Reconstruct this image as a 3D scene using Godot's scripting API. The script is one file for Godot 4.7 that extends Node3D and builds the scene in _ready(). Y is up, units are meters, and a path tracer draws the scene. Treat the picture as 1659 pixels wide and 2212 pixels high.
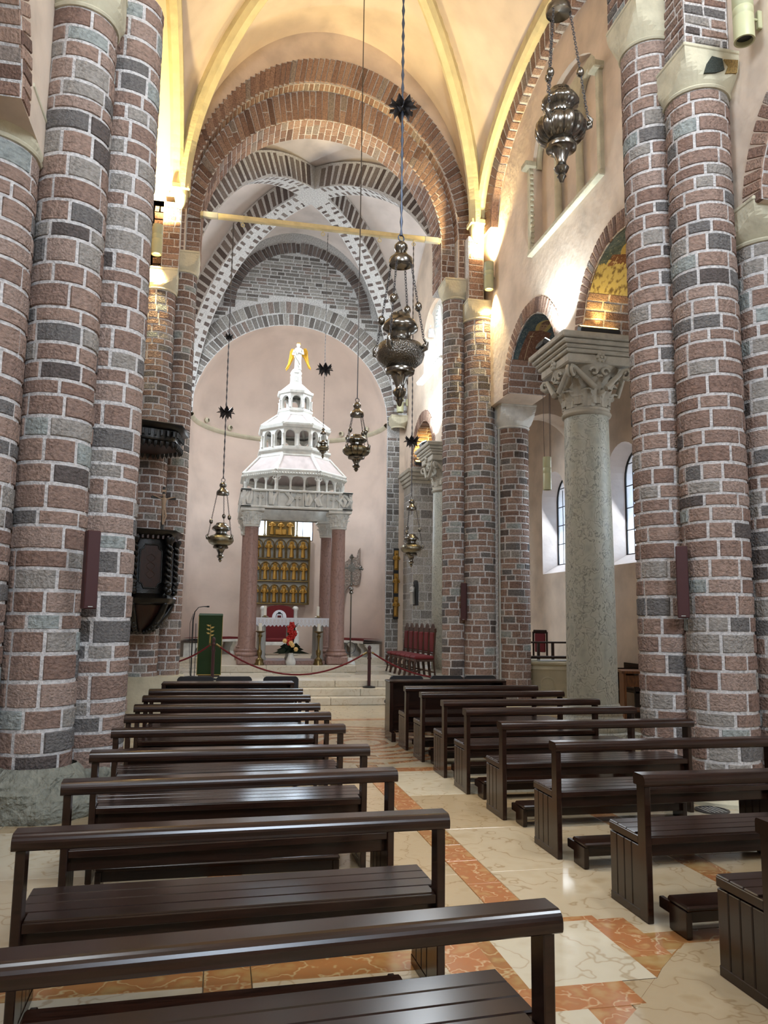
extends Node3D
# Romanesque cathedral nave seen from among the pews. World axes: x across the nave, y up, -z towards the apse; metres.

var M = {}
var T = {}
var used = {}
var cache = {}
var rng = RandomNumberGenerator.new()

const XR = 5.15    # inner face of the nave wall on the arcade side
const XL = -1.75   # inner face of the opposite nave wall

# ---------------------------------------------------------------- mesh building
class B:
	var st = SurfaceTool.new()
	func _init():
		st.begin(Mesh.PRIMITIVE_TRIANGLES)
	func t3(a, b, c, na, nb, nc):
		st.set_normal(na)
		st.add_vertex(a)
		st.set_normal(nc)
		st.add_vertex(c)
		st.set_normal(nb)
		st.add_vertex(b)
	func tri(a, b, c):
		var n = (b - a).cross(c - a)
		if n.length_squared() < 1e-16:
			return
		n = n.normalized()
		t3(a, b, c, n, n, n)
	func quad(a, b, c, d):
		tri(a, b, c)
		tri(a, c, d)
	func qo(a, b, c, d, out):
		if (b - a).cross(c - a).dot(out) + (c - a).cross(d - a).dot(out) < 0.0:
			quad(a, d, c, b)
		else:
			quad(a, b, c, d)
	func to(a, b, c, out):
		if (b - a).cross(c - a).dot(out) < 0.0:
			tri(a, c, b)
		else:
			tri(a, b, c)
	func qn(a, b, c, d, na, nb, nc, nd):
		t3(a, b, c, na, nb, nc)
		t3(a, c, d, na, nc, nd)
	func box(c, s, bev = 0.0, bs = Basis()):
		var h = s * 0.5
		var e = [Vector3(1, 0, 0), Vector3(0, 1, 0), Vector3(0, 0, 1)]
		for k in 3:
			var u = (k + 1) % 3
			var w = (k + 2) % 3
			for sg in [-1.0, 1.0]:
				var o = e[k] * h[k] * sg
				var pu = e[u] * (h[u] - bev)
				var pw = e[w] * (h[w] - bev)
				qo(c + bs * (o - pu - pw), c + bs * (o + pu - pw), c + bs * (o + pu + pw), c + bs * (o - pu + pw), bs * (e[k] * sg))
			if bev > 0.0:
				for su in [-1.0, 1.0]:
					for sw in [-1.0, 1.0]:
						var ku = e[k] * (h[k] - bev)
						var a = e[u] * h[u] * su + e[w] * (h[w] - bev) * sw
						var b = e[u] * (h[u] - bev) * su + e[w] * h[w] * sw
						qo(c + bs * (a - ku), c + bs * (a + ku), c + bs * (b + ku), c + bs * (b - ku), bs * (e[u] * su + e[w] * sw))
		if bev > 0.0:
			for sx in [-1.0, 1.0]:
				for sy in [-1.0, 1.0]:
					for sz in [-1.0, 1.0]:
						var q = Vector3(sx * (h.x - bev), sy * (h.y - bev), sz * (h.z - bev))
						to(c + bs * (q + Vector3(sx * bev, 0, 0)), c + bs * (q + Vector3(0, sy * bev, 0)), c + bs * (q + Vector3(0, 0, sz * bev)), bs * Vector3(sx, sy, sz))
	# profile: [r, y] pairs from bottom to top, turned about the local y axis
	func lathe(prof, seg = 24, xf = Transform3D(), a0 = 0.0, a1 = TAU, lobes = 0, amp = 0.0):
		var n = prof.size()
		var sn = []
		for i in n - 1:
			var d = Vector2(prof[i + 1][0] - prof[i][0], prof[i + 1][1] - prof[i][1])
			sn.append(Vector2(d.y, -d.x).normalized())
		for i in n - 1:
			var nn = [sn[i], sn[i]]
			if i > 0 and sn[i].dot(sn[i - 1]) > 0.6:
				nn[0] = (sn[i] + sn[i - 1]).normalized()
			if i < n - 2 and sn[i].dot(sn[i + 1]) > 0.6:
				nn[1] = (sn[i] + sn[i + 1]).normalized()
			for j in seg:
				var P = []
				var N = []
				for q in [[0, 0], [0, 1], [1, 1], [1, 0]]:
					var a = a0 + (a1 - a0) * (j + q[1]) / seg
					var r = prof[i + q[0]][0]
					var da = 0.0
					if lobes > 0:
						var f = absf(cos(a * lobes * 0.5))
						r *= 1.0 - amp + amp * sqrt(f)
						da = -0.5 * amp * lobes * sign(cos(a * lobes * 0.5)) * sin(a * lobes * 0.5) * (0.5 / max(0.35, sqrt(f)))
					P.append(xf * Vector3(sin(a) * r, prof[i + q[0]][1], cos(a) * r))
					var m = nn[q[0]]
					N.append((xf.basis * Vector3(sin(a - da) * m.x, m.y, cos(a - da) * m.x)).normalized())
				if prof[i][0] > 1e-5:
					t3(P[0], P[1], P[2], N[0], N[1], N[2])
				if prof[i + 1][0] > 1e-5:
					t3(P[0], P[2], P[3], N[0], N[2], N[3])
	func tube(pts, r, seg = 8, caps = true):
		var n = pts.size()
		var up = Vector3(0, 1, 0)
		if absf((pts[1] - pts[0]).normalized().dot(up)) > 0.9:
			up = Vector3(1, 0, 0)
		var rings = []
		var nors = []
		for i in n:
			var d = (pts[min(i + 1, n - 1)] - pts[max(i - 1, 0)]).normalized()
			var s = d.cross(up).normalized()
			up = s.cross(d).normalized()
			var rr = r[i] if (r is Array or r is PackedFloat32Array) else r
			var ring = []
			var nr = []
			for j in seg:
				var a = TAU * j / seg
				var o = s * cos(a) + up * sin(a)
				ring.append(pts[i] + o * rr)
				nr.append(o)
			rings.append(ring)
			nors.append(nr)
		for i in n - 1:
			for j in seg:
				var k = (j + 1) % seg
				qn(rings[i][j], rings[i + 1][j], rings[i + 1][k], rings[i][k], nors[i][j], nors[i + 1][j], nors[i + 1][k], nors[i][k])
		if caps:
			for j in range(1, seg - 1):
				to(rings[0][0], rings[0][j], rings[0][j + 1], pts[0] - pts[1])
				to(rings[n - 1][0], rings[n - 1][j], rings[n - 1][j + 1], pts[n - 1] - pts[n - 2])
	# flat outline (x, y) pushed along z from z0 to z1
	func prism(poly, z0, z1, xf = Transform3D()):
		var pv = PackedVector2Array(poly)
		if Geometry2D.is_polygon_clockwise(pv):
			pv.reverse()
		var ix = Geometry2D.triangulate_polygon(pv)
		for i in range(0, ix.size(), 3):
			var a = pv[ix[i]]
			var b = pv[ix[i + 1]]
			var c = pv[ix[i + 2]]
			for z in [z0, z1]:
				to(xf * Vector3(a.x, a.y, z), xf * Vector3(b.x, b.y, z), xf * Vector3(c.x, c.y, z), xf.basis * Vector3(0, 0, 1.0 if z == max(z0, z1) else -1.0))
		for i in pv.size():
			var p = pv[i]
			var q = pv[(i + 1) % pv.size()]
			var d = q - p
			qo(xf * Vector3(p.x, p.y, z0), xf * Vector3(q.x, q.y, z0), xf * Vector3(q.x, q.y, z1), xf * Vector3(p.x, p.y, z1), xf.basis * Vector3(d.y, -d.x, 0))
	func ball(c, r, seg = 12, sq = 1.0):
		var pr = []
		for i in 9:
			var a = -PI / 2 + PI * i / 8
			pr.append([cos(a) * r, sin(a) * r * sq])
		lathe(pr, seg, Transform3D(Basis(), c))
	func ring(c, r, w, seg = 16, bs = Basis()):
		var p = []
		for i in seg + 1:
			var a = TAU * i / seg
			p.append(c + bs * Vector3(cos(a) * r, 0, sin(a) * r))
		tube(p, w, 6, false)
	func mesh():
		return st.commit()

# ---------------------------------------------------------------- nodes
func numbered(n):
	if not used.has(n):
		used[n] = 0
		return n
	used[n] += 1
	return "%s_%03d" % [n, used[n]]

func thing(called, label, category, at = Vector3.ZERO, turn = 0.0, group = ""):
	var o = Node3D.new()
	o.name = numbered(called)
	add_child(o)
	o.position = at
	o.rotation.y = turn
	o.set_meta("label", label)
	o.set_meta("category", category)
	o.set_meta("kind", "thing")
	if group != "":
		o.set_meta("group", group)
	return o

func structure(called, label = ""):
	var o = Node3D.new()
	o.name = called
	used[called] = 0
	add_child(o)
	o.set_meta("kind", "structure")
	if label != "":
		o.set_meta("label", label)
	return o

func put(parent, called, mesh, m, xf = Transform3D()):
	var o = MeshInstance3D.new()
	o.mesh = mesh.mesh() if mesh is B else mesh
	o.material_override = m
	o.name = called
	parent.add_child(o, true)
	o.transform = xf
	return o

func again(src, at, turn = 0.0, label = "", group = ""):
	var r = src.duplicate()
	r.name = numbered(String(src.name).rstrip("0123456789").trim_suffix("_"))
	add_child(r)
	r.position = at
	r.rotation.y = turn
	if label != "":
		r.set_meta("label", label)
	if group != "":
		r.set_meta("group", group)
	return r

func at(x, y, z):
	return Transform3D(Basis(), Vector3(x, y, z))

# ---------------------------------------------------------------- materials
func noise(kind, seed_, freq, oct = 4, w = 512, ramp = null, normalise = true):
	var f = FastNoiseLite.new()
	f.seed = seed_
	f.frequency = freq
	f.fractal_octaves = oct
	f.noise_type = FastNoiseLite.TYPE_SIMPLEX_SMOOTH
	if kind == "cell":
		f.noise_type = FastNoiseLite.TYPE_CELLULAR
		f.cellular_return_type = FastNoiseLite.RETURN_DISTANCE
	elif kind == "ridge":
		f.fractal_type = FastNoiseLite.FRACTAL_RIDGED
		f.domain_warp_enabled = true
		f.domain_warp_amplitude = 25.0
		f.domain_warp_frequency = freq * 1.3
	var t = NoiseTexture2D.new()
	t.width = w
	t.height = w
	t.seamless = true
	t.normalize = normalise
	t.noise = f
	if ramp != null:
		var g = Gradient.new()
		var off = PackedFloat32Array()
		var col = PackedColorArray()
		for p in ramp:
			off.append(p[0])
			col.append(p[1])
		g.offsets = off
		g.colors = col
		t.color_ramp = g
	return t

func grey(v):
	return Color(v, v, v)

func mat(key, col, rough, tex = "", scale = 1.0, bump = "", bump_cm = 0.0, metal = 0.0):
	var m = StandardMaterial3D.new()
	m.resource_name = key
	m.albedo_color = col
	m.roughness = rough
	m.metallic = metal
	var s = scale if scale is Vector3 else Vector3.ONE * scale
	if tex != "" or bump != "":
		m.uv1_triplanar = true
		m.uv1_world_triplanar = true
		m.uv1_scale = s
	if tex != "":
		m.albedo_texture = T[tex]
	if bump != "":
		m.heightmap_enabled = true
		m.heightmap_texture = T[bump]
		m.heightmap_scale = bump_cm
	M[key] = m
	return m

func make_materials():
	T.grain = noise("s", 3, 0.02, 5, 512, [[0.0, grey(0.62)], [0.45, grey(0.86)], [1.0, grey(1.0)]])
	T.blotch = noise("s", 8, 0.006, 5, 512, [[0.0, grey(0.86)], [0.5, grey(0.95)], [1.0, grey(1.0)]])
	T.rough = noise("s", 5, 0.03, 5, 512)
	T.pick = noise("cell", 6, 0.05, 3, 512)
	T.wood = noise("s", 12, 0.012, 4, 512, [[0.0, grey(0.5)], [0.5, grey(0.85)], [1.0, grey(1.0)]])
	T.cream = noise("s", 21, 0.007, 4, 1024, [[0.0, Color(0.93, 0.90, 0.85)], [0.3, Color(0.99, 0.98, 0.96)], [0.47, Color(0.98, 0.965, 0.94)], [0.495, Color(0.86, 0.81, 0.74)], [0.52, Color(0.985, 0.97, 0.945)], [0.75, Color(1.0, 0.99, 0.97)], [1.0, Color(0.92, 0.88, 0.82)]])
	T.orange = noise("s", 33, 0.009, 4, 1024, [[0.0, Color(0.88, 0.76, 0.60)], [0.3, Color(0.82, 0.64, 0.46)], [0.46, Color(0.78, 0.53, 0.36)], [0.5, Color(0.93, 0.83, 0.70)], [0.54, Color(0.80, 0.55, 0.38)], [0.72, Color(0.78, 0.56, 0.40)], [0.85, Color(0.86, 0.70, 0.52)], [1.0, Color(0.92, 0.82, 0.66)]])
	T.veined = noise("s", 44, 0.009, 4, 1024, [[0.0, Color(0.80, 0.81, 0.79)], [0.3, Color(0.93, 0.93, 0.90)], [0.44, Color(0.97, 0.965, 0.93)], [0.475, Color(0.55, 0.56, 0.55)], [0.50, Color(0.95, 0.945, 0.91)], [0.62, Color(0.98, 0.975, 0.95)], [0.66, Color(0.62, 0.63, 0.62)], [0.70, Color(0.95, 0.95, 0.92)], [1.0, Color(0.76, 0.77, 0.76)]])
	T.redmarble = noise("ridge", 51, 0.009, 4, 512, [[0.0, Color(0.95, 0.9, 0.88)], [0.6, Color(1.0, 1.0, 1.0)], [1.0, Color(0.72, 0.66, 0.64)]])
	T.chased = noise("cell", 61, 0.045, 2, 512)
	# bricks and stones of the piers: mauve sandstone with grey and pale blocks between
	var nave = [[Color(0.635, 0.53, 0.475), 5], [Color(0.595, 0.49, 0.44), 5], [Color(0.67, 0.575, 0.525), 4], [Color(0.555, 0.445, 0.395), 3], [Color(0.64, 0.61, 0.58), 2], [Color(0.47, 0.45, 0.44), 2], [Color(0.64, 0.66, 0.645), 1], [Color(0.39, 0.35, 0.335), 1]]
	var i = 0
	M.nave = []
	M.leftp = []
	M.greyp = []
	M.archp = []
	M.ribp = []
	for p in nave:
		var m = mat("sandstone_%d" % i, p[0], 0.92, "grain", 1.7 + 0.3 * (i % 3), "rough", 1.6)
		for k in p[1]:
			M.nave.append(m)
		i += 1
	for p in [[0, 6], [1, 5], [2, 5], [3, 2], [4, 4], [5, 3], [6, 1], [7, 1]]:
		for k in p[1]:
			M.leftp.append(M["sandstone_%d" % p[0]])
	i = 0
	for p in [[Color(0.61, 0.59, 0.565), 3], [Color(0.54, 0.52, 0.50), 3], [Color(0.69, 0.675, 0.65), 2], [Color(0.58, 0.52, 0.49), 2], [Color(0.44, 0.415, 0.395), 2]]:
		var m = mat("greystone_%d" % i, p[0], 0.92, "grain", 2.0, "rough", 1.4)
		for k in p[1]:
			M.greyp.append(m)
		i += 1
	M.palep = []
	i = 0
	for p in [[Color(0.80, 0.785, 0.76), 3], [Color(0.73, 0.715, 0.69), 2], [Color(0.78, 0.75, 0.70), 2], [Color(0.60, 0.585, 0.57), 1]]:
		var m = mat("palestone_%d" % i, p[0], 0.92, "grain", 2.0, "rough", 2.0)
		for k in p[1]:
			M.palep.append(m)
		i += 1
	i = 0
	for p in [[Color(0.65, 0.52, 0.45), 4], [Color(0.59, 0.465, 0.405), 4], [Color(0.69, 0.57, 0.50), 3], [Color(0.62, 0.56, 0.52), 1], [Color(0.48, 0.37, 0.32), 1]]:
		var m = mat("archbrick_%d" % i, p[0], 0.92, "grain", 2.2, "rough", 1.0)
		for k in p[1]:
			M.archp.append(m)
		i += 1
	i = 0
	for p in [[Color(0.50, 0.445, 0.42), 3], [Color(0.44, 0.39, 0.37), 3], [Color(0.56, 0.515, 0.49), 2], [Color(0.38, 0.33, 0.31), 2]]:
		var m = mat("ribbrick_%d" % i, p[0], 0.92, "grain", 2.6, "rough", 0.8)
		for k in p[1]:
			M.ribp.append(m)
		i += 1
	mat("mortar", Color(0.87, 0.85, 0.84), 0.95, "grain", 2.5, "rough", 0.8)
	mat("mortar_white", Color(0.88, 0.875, 0.87), 0.95, "grain", 2.5, "rough", 1.2)
	mat("plaster", Color(0.87, 0.795, 0.72), 0.9, "blotch", 0.35, "rough", 0.5)
	mat("plaster_pale", Color(0.87, 0.825, 0.80), 0.9, "blotch", 0.35, "rough", 0.4)
	mat("plaster_apse", Color(0.83, 0.75, 0.695), 0.9, "blotch", 0.25, "rough", 0.3)
	mat("limestone", Color(0.80, 0.77, 0.67), 0.85, "blotch", 1.1, "rough", 0.5)
	mat("ribstone", Color(0.86, 0.80, 0.62), 0.85, "blotch", 1.0, "rough", 0.4)
	mat("boulder", Color(0.56, 0.56, 0.51), 0.95, "grain", 1.2, "rough", 3.0)
	mat("cream_marble", Color(0.725, 0.675, 0.585), 0.17, "cream", 0.26)
	mat("cream_marble_b", Color(0.67, 0.605, 0.50), 0.18, "cream", 0.3)
	mat("cream_marble_c", Color(0.76, 0.73, 0.66), 0.17, "cream", 0.28)
	mat("orange_marble", Color(0.80, 0.765, 0.71), 0.18, "orange", 0.42)
	mat("orange_marble_b", Color(0.74, 0.74, 0.66), 0.18, "orange", 0.36)
	mat("grout", Color(0.62, 0.57, 0.5), 0.8)
	mat("step_stone", Color(0.81, 0.78, 0.72), 0.35, "cream", 0.4)
	mat("white_stone", Color(0.90, 0.895, 0.87), 0.55, "blotch", 1.5, "rough", 0.2)
	mat("cap_marble", Color(0.70, 0.67, 0.61), 0.7, "blotch", 1.4, "rough", 0.4)
	mat("shaft_marble", Color(0.71, 0.705, 0.67), 0.5, "veined", Vector3(0.42, 0.26, 0.42))
	mat("red_marble", Color(0.60, 0.48, 0.44), 0.5, "redmarble", Vector3(1.6, 0.8, 1.6))
	mat("pink_panel", Color(0.83, 0.78, 0.77), 0.6, "blotch", 1.2)
	# joinery
	for w in [["wood_x", Color(0.18, 0.10, 0.068), Vector3(0.5, 9, 9)], ["wood_y", Color(0.18, 0.10, 0.068), Vector3(9, 0.5, 9)], ["wood_edge", Color(0.18, 0.10, 0.068), Vector3(0.5, 9, 9)]]:
		var m = mat(w[0], w[1], 0.22, "wood", w[2])
		m.metallic_specular = 0.5
	mat("wood_dark", Color(0.18, 0.10, 0.068), 0.22, "wood", Vector3(0.6, 8, 8))
	mat("wood_black", Color(0.045, 0.038, 0.036), 0.3, "wood", 3.0, "pick", 0.3)
	mat("wood_panel", Color(0.20, 0.10, 0.07), 0.4, "wood", Vector3(3, 1, 3))
	mat("wood_chair", Color(0.30, 0.17, 0.09), 0.4, "wood", Vector3(6, 1, 6))
	mat("wood_honey", Color(0.50, 0.30, 0.14), 0.4, "wood", Vector3(5, 1, 5))
	mat("maroon", Color(0.235, 0.085, 0.09), 0.55)
	mat("red_velvet", Color(0.47, 0.085, 0.10), 0.8, "grain", 6.0)
	mat("red_cloth", Color(0.45, 0.06, 0.085), 0.85, "grain", 8.0)
	mat("dark_pad", Color(0.06, 0.03, 0.03), 0.6)
	mat("green_cloth", Color(0.13, 0.235, 0.075), 0.85, "grain", 8.0)
	mat("gold_thread", Color(0.72, 0.60, 0.30), 0.5)
	mat("linen", Color(0.88, 0.89, 0.92), 0.8)
	mat("candle", Color(0.90, 0.88, 0.82), 0.5)
	# metals
	mat("silver", Color(0.52, 0.505, 0.48), 0.22, "", 1.0, "", 0.0, 1.0)
	mat("silver_chased", Color(0.46, 0.445, 0.42), 0.24, "", 2.2, "chased", 1.4, 1.0)
	mat("silver_warm", Color(0.55, 0.525, 0.455), 0.25, "", 3.0, "chased", 0.5, 1.0)
	mat("iron", Color(0.36, 0.35, 0.355), 0.45, "", 1.0, "", 0.0, 0.8)
	mat("iron_blue", Color(0.33, 0.36, 0.42), 0.4, "", 1.0, "", 0.0, 0.7)
	mat("black_metal", Color(0.03, 0.03, 0.03), 0.5)
	mat("brass", Color(0.46, 0.38, 0.23), 0.32, "", 1.0, "", 0.0, 0.8)
	mat("gold", Color(0.88, 0.69, 0.25), 0.4, "", 1.0, "", 0.0, 0.7)
	mat("gilt", Color(0.66, 0.50, 0.22), 0.34, "", 4.0, "chased", 0.6, 0.55)
	mat("silver_plate", Color(0.60, 0.59, 0.56), 0.34, "", 5.0, "chased", 0.7, 0.5)
	mat("sconce_paint", Color(0.70, 0.70, 0.56), 0.45)
	mat("grey_case", Color(0.16, 0.165, 0.17), 0.5)
	mat("pipe_grey", Color(0.66, 0.66, 0.64), 0.6)
	mat("leaf_green", Color(0.07, 0.13, 0.05), 0.6)
	mat("petal_red", Color(0.65, 0.08, 0.04), 0.6)
	mat("petal_cream", Color(0.85, 0.70, 0.45), 0.6)
	mat("flesh_paint", Color(0.62, 0.52, 0.42), 0.6)
	mat("iron_frame", Color(0.06, 0.06, 0.065), 0.5)
	var g = mat("window_glass", Color(0.9, 0.96, 1.0, 0.12), 0.05)
	g.transparency = BaseMaterial3D.TRANSPARENCY_ALPHA

func glow(key, col, e):
	var m = StandardMaterial3D.new()
	m.resource_name = key
	m.albedo_color = col
	m.emission_enabled = true
	m.emission = col
	m.emission_energy_multiplier = e
	M[key] = m
	return m

# ---------------------------------------------------------------- bricks
func jit(v):
	return rng.randf_range(-v, v)

# a stone lying on a drum of radius r: arc in degrees, one metre high (the course height is the copy's scale)
func drum_stone(r, deg, v):
	var key = "d%.2f_%d_%d" % [r, deg, v]
	if cache.has(key):
		return cache[key]
	var b = B.new()
	var ha = deg_to_rad(deg) * 0.5
	var ea = min(0.012 / r, ha * 0.3)
	var n = max(2, int(ceil(deg / 18.0)))
	var as_ = [-ha, -ha + ea]
	for i in range(1, n):
		as_.append(-ha + ea + (2 * ha - 2 * ea) * i / n)
	as_.append(ha - ea)
	as_.append(ha)
	var ys = [0.0, 0.07, 0.93, 1.0]
	var g = []
	for yi in 4:
		var row = []
		for ai in as_.size():
			var edge = yi == 0 or yi == 3 or ai == 0 or ai == as_.size() - 1
			var rr = r - 0.022 if edge else r + jit(0.004)
			var aa = as_[ai]
			var yy = ys[yi] + (jit(0.018) if not edge else jit(0.012))
			row.append(Vector3(sin(aa) * rr, yy, cos(aa) * rr))
		g.append(row)
	for yi in 3:
		for ai in as_.size() - 1:
			b.qo(g[yi][ai], g[yi][ai + 1], g[yi + 1][ai + 1], g[yi + 1][ai], Vector3(sin(as_[ai]), 0, cos(as_[ai])))
	cache[key] = b.mesh()
	return cache[key]

# a stone with its face at z = 0, outline l x h, set back into the wall
func wall_stone(l, h, v):
	var L = max(1, int(round(l / 0.04)))
	var H = max(1, int(round(h / 0.025)))
	var key = "w%d_%d_%d" % [L, H, v]
	if cache.has(key):
		return cache[key]
	var b = B.new()
	var x = L * 0.02
	var y = H * 0.0125
	var e = min(0.009, min(x, y) * 0.3)
	var f = []
	var o = []
	var k = []
	for c in [[-1, -1], [1, -1], [1, 1], [-1, 1]]:
		var jx = jit(min(0.008, x * 0.12))
		var jy = jit(min(0.006, y * 0.12))
		o.append(Vector3(c[0] * x + jx, c[1] * y + jy, -0.014))
		f.append(Vector3(c[0] * (x - e) + jx, c[1] * (y - e) + jy, jit(0.003)))
		k.append(Vector3(c[0] * x + jx, c[1] * y + jy, -0.04))
	b.qo(f[0], f[1], f[2], f[3], Vector3(0, 0, 1))
	for i in 4:
		var j = (i + 1) % 4
		var out = (o[i] + o[j]) * Vector3(1, 1, 0)
		b.qo(f[i], f[j], o[j], o[i], out + Vector3(0, 0, 0.05))
		b.qo(o[i], o[j], k[j], k[i], out)
	cache[key] = [b.mesh(), x * 2, y * 2]
	return cache[key]

# lays one stone: centre c on the face, u along, v up, n out
func lay(parent, c, u, v, n, l, h, pal, called = "brick"):
	var w = wall_stone(l, h, rng.randi() % 2)
	var bs = Basis(u * (l / w[1]), v * (h / w[2]), n)
	return put(parent, called, w[0], pal[rng.randi() % pal.size()], Transform3D(bs, c))

# fills a rectangle (origin o, along u for width w, up v for height h) with coursed stones
func face(parent, o, u, v, n, w, h, ch, bl, pal, gap = 0.016, keep = null):
	var y = 0.0
	while y < h - 0.03:
		var c = min(rng.randf_range(ch[0], ch[1]), h - y)
		if h - y - c < ch[0] * 0.5:
			c = h - y
		var x = -rng.randf_range(0.0, bl[0] * 0.8)
		while x < w - 0.01:
			var l = rng.randf_range(bl[0], bl[1])
			var a = max(x, 0.0)
			var e = min(x + l, w)
			if w - e < 0.07:
				e = w
			if e - a > 0.045:
				var cc = o + u * ((a + e) * 0.5) + v * (y + c * 0.5)
				if keep == null or keep.call(cc):
					lay(parent, cc, u, v, n, e - a - gap, c - gap, pal)
			x = e
			if e >= w:
				break
		y += c

# an engaged round shaft of stones; mid = bearing of its free side, half = half of the free arc (degrees)
func brick_column(label, c, r, y0, y1, mid, half, ch, bl, pal, seed_, called = "brick_column"):
	rng.seed = seed_
	var t = thing(called, label, "column", Vector3(c.x, y0, c.y))
	var b = B.new()
	b.lathe([[r - 0.012, 0], [r - 0.012, y1 - y0]], 40)
	put(t, "mortar_core", b, M.mortar)
	var y = 0.0
	var H = y1 - y0
	var row = 0
	while y < H - 0.02:
		var h = min(rng.randf_range(ch[0], ch[1]), H - y)
		if H - y - h < 0.08:
			h = H - y
		var a = -half - rng.randf_range(0.0, 45.0)
		while a < half:
			var d = rad_to_deg(rng.randf_range(bl[0], bl[1]) / r)
			d = clampf(round(d / 8.0) * 8.0, 16.0, 96.0)
			var gap = rad_to_deg(0.018 / r)
			var mid_a = mid + a + d * 0.5
			var ms = drum_stone(r, d, rng.randi() % 2)
			var bs = Basis(Vector3.UP, deg_to_rad(mid_a)) * Basis.from_scale(Vector3(1, h - 0.018, 1))
			put(t, "brick", ms, pal[rng.randi() % pal.size()], Transform3D(bs, Vector3(0, y + 0.009, 0)))
			a += d + gap
		y += h
		row += 1
	return t

# cushion capital: a cube rounded off below to meet a round shaft
func cushion(label, c, r, half, y0, y1, m, abacus = 0.09, turn = 0.0):
	var t = thing("cushion_capital", label, "capital", Vector3(c.x, y0, c.y), turn)
	var b = B.new()
	var H = y1 - y0 - abacus
	var n = 48
	var rows = []
	var K = 9
	for i in K + 1:
		var q = float(i) / K
		var rs = lerp(r * 1.0, half * 1.46, sin(q * PI * 0.5) * 0.55 + q * 0.45)
		var ring = []
		for j in n:
			var a = TAU * (j + 0.0) / n
			var sq = half / max(absf(sin(a)), absf(cos(a)))
			var rr = min(sq, rs)
			ring.append(Vector3(sin(a) * rr, q * H + 0.04, cos(a) * rr))
		rows.append(ring)
	for i in K:
		for j in n:
			var k = (j + 1) % n
			b.qo(rows[i][j], rows[i][k], rows[i + 1][k], rows[i + 1][j], rows[i][j] * Vector3(1, 0, 1) + Vector3(0, -0.05, 0))
	put(t, "block", b, m)
	b = B.new()
	b.box(Vector3(0, H + 0.04 + (abacus - 0.04) * 0.5, 0), Vector3(half * 2 + 0.02, abacus - 0.04, half * 2 + 0.02), 0.012)
	put(t, "abacus", b, m)
	b = B.new()
	b.lathe([[r - 0.02, 0], [r + 0.012, 0.0], [r + 0.025, 0.02], [r + 0.012, 0.04], [r - 0.02, 0.04]], 32)
	put(t, "neck_ring", b, m)
	return t

# ---------------------------------------------------------------- the scene
func _ready():
	camera_and_sky()
	make_materials()
	lights()
	floor_and_steps()
	walls()
	vaults()
	chancel_arch()
	chancel()
	piers()
	furniture()
	sanctuary()
	hanging_lamps()
	fittings()
	aisle_things()

func camera_and_sky():
	var yaw = deg_to_rad(11.73)
	var pitch = deg_to_rad(7.70)
	var roll = deg_to_rad(0.71)
	var fw = Vector3(sin(yaw) * cos(pitch), sin(pitch), -cos(yaw) * cos(pitch))
	var rt = Vector3(cos(yaw), 0, sin(yaw))
	var up = rt.cross(fw)
	var cam = Camera3D.new()
	cam.name = "camera"
	cam.fov = rad_to_deg(2.0 * atan(1106.0 / 1700.0))
	cam.near = 0.05
	cam.far = 200.0
	cam.transform = Transform3D(Basis(rt * cos(roll) + up * sin(roll), up * cos(roll) - rt * sin(roll), -fw), Vector3(0, 1.67, 0))
	add_child(cam)
	cam.current = true
	var sky = ProceduralSkyMaterial.new()
	sky.sky_top_color = Color(0.62, 0.78, 0.95)
	sky.sky_horizon_color = Color(0.86, 0.94, 1.0)
	sky.ground_bottom_color = Color(0.5, 0.5, 0.5)
	sky.ground_horizon_color = Color(0.75, 0.78, 0.8)
	sky.sky_energy_multiplier = 2.2
	sky.ground_energy_multiplier = 1.5
	sky.sun_angle_max = 1.0
	var s = Sky.new()
	s.sky_material = sky
	var e = Environment.new()
	e.background_mode = Environment.BG_SKY
	e.sky = s
	e.tonemap_mode = Environment.TONE_MAPPER_LINEAR
	e.tonemap_exposure = 1.75
	e.sdfgi_enabled = true
	e.ssao_enabled = true
	e.ssil_enabled = true
	var w = WorldEnvironment.new()
	w.name = "world_environment"
	w.environment = e
	add_child(w)

func day(at_, towards, size, energy, col = Color(0.93, 0.97, 1.0)):
	var l = AreaLight3D.new()
	l.name = "daylight"
	l.area_size = size
	l.light_energy = energy
	l.light_color = col
	l.area_range = 60.0
	l.shadow_enabled = true
	add_child(l, true)
	var d = (towards - at_).normalized()
	l.look_at_from_position(at_, towards, Vector3.UP if absf(d.y) < 0.95 else Vector3.RIGHT)

func spot(parent, at_, towards, deg, energy, col, size = 0.05):
	var l = SpotLight3D.new()
	l.name = "lamp_beam"
	l.spot_angle = deg
	l.spot_angle_attenuation = 0.6
	l.spot_range = 60.0
	l.spot_attenuation = 2.0
	l.light_energy = energy
	l.light_color = col
	l.light_size = size
	l.shadow_enabled = true
	parent.add_child(l, true)
	var d = (towards - at_).normalized()
	l.look_at_from_position(at_, towards, Vector3.UP if absf(d.y) < 0.95 else Vector3.RIGHT)

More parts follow.
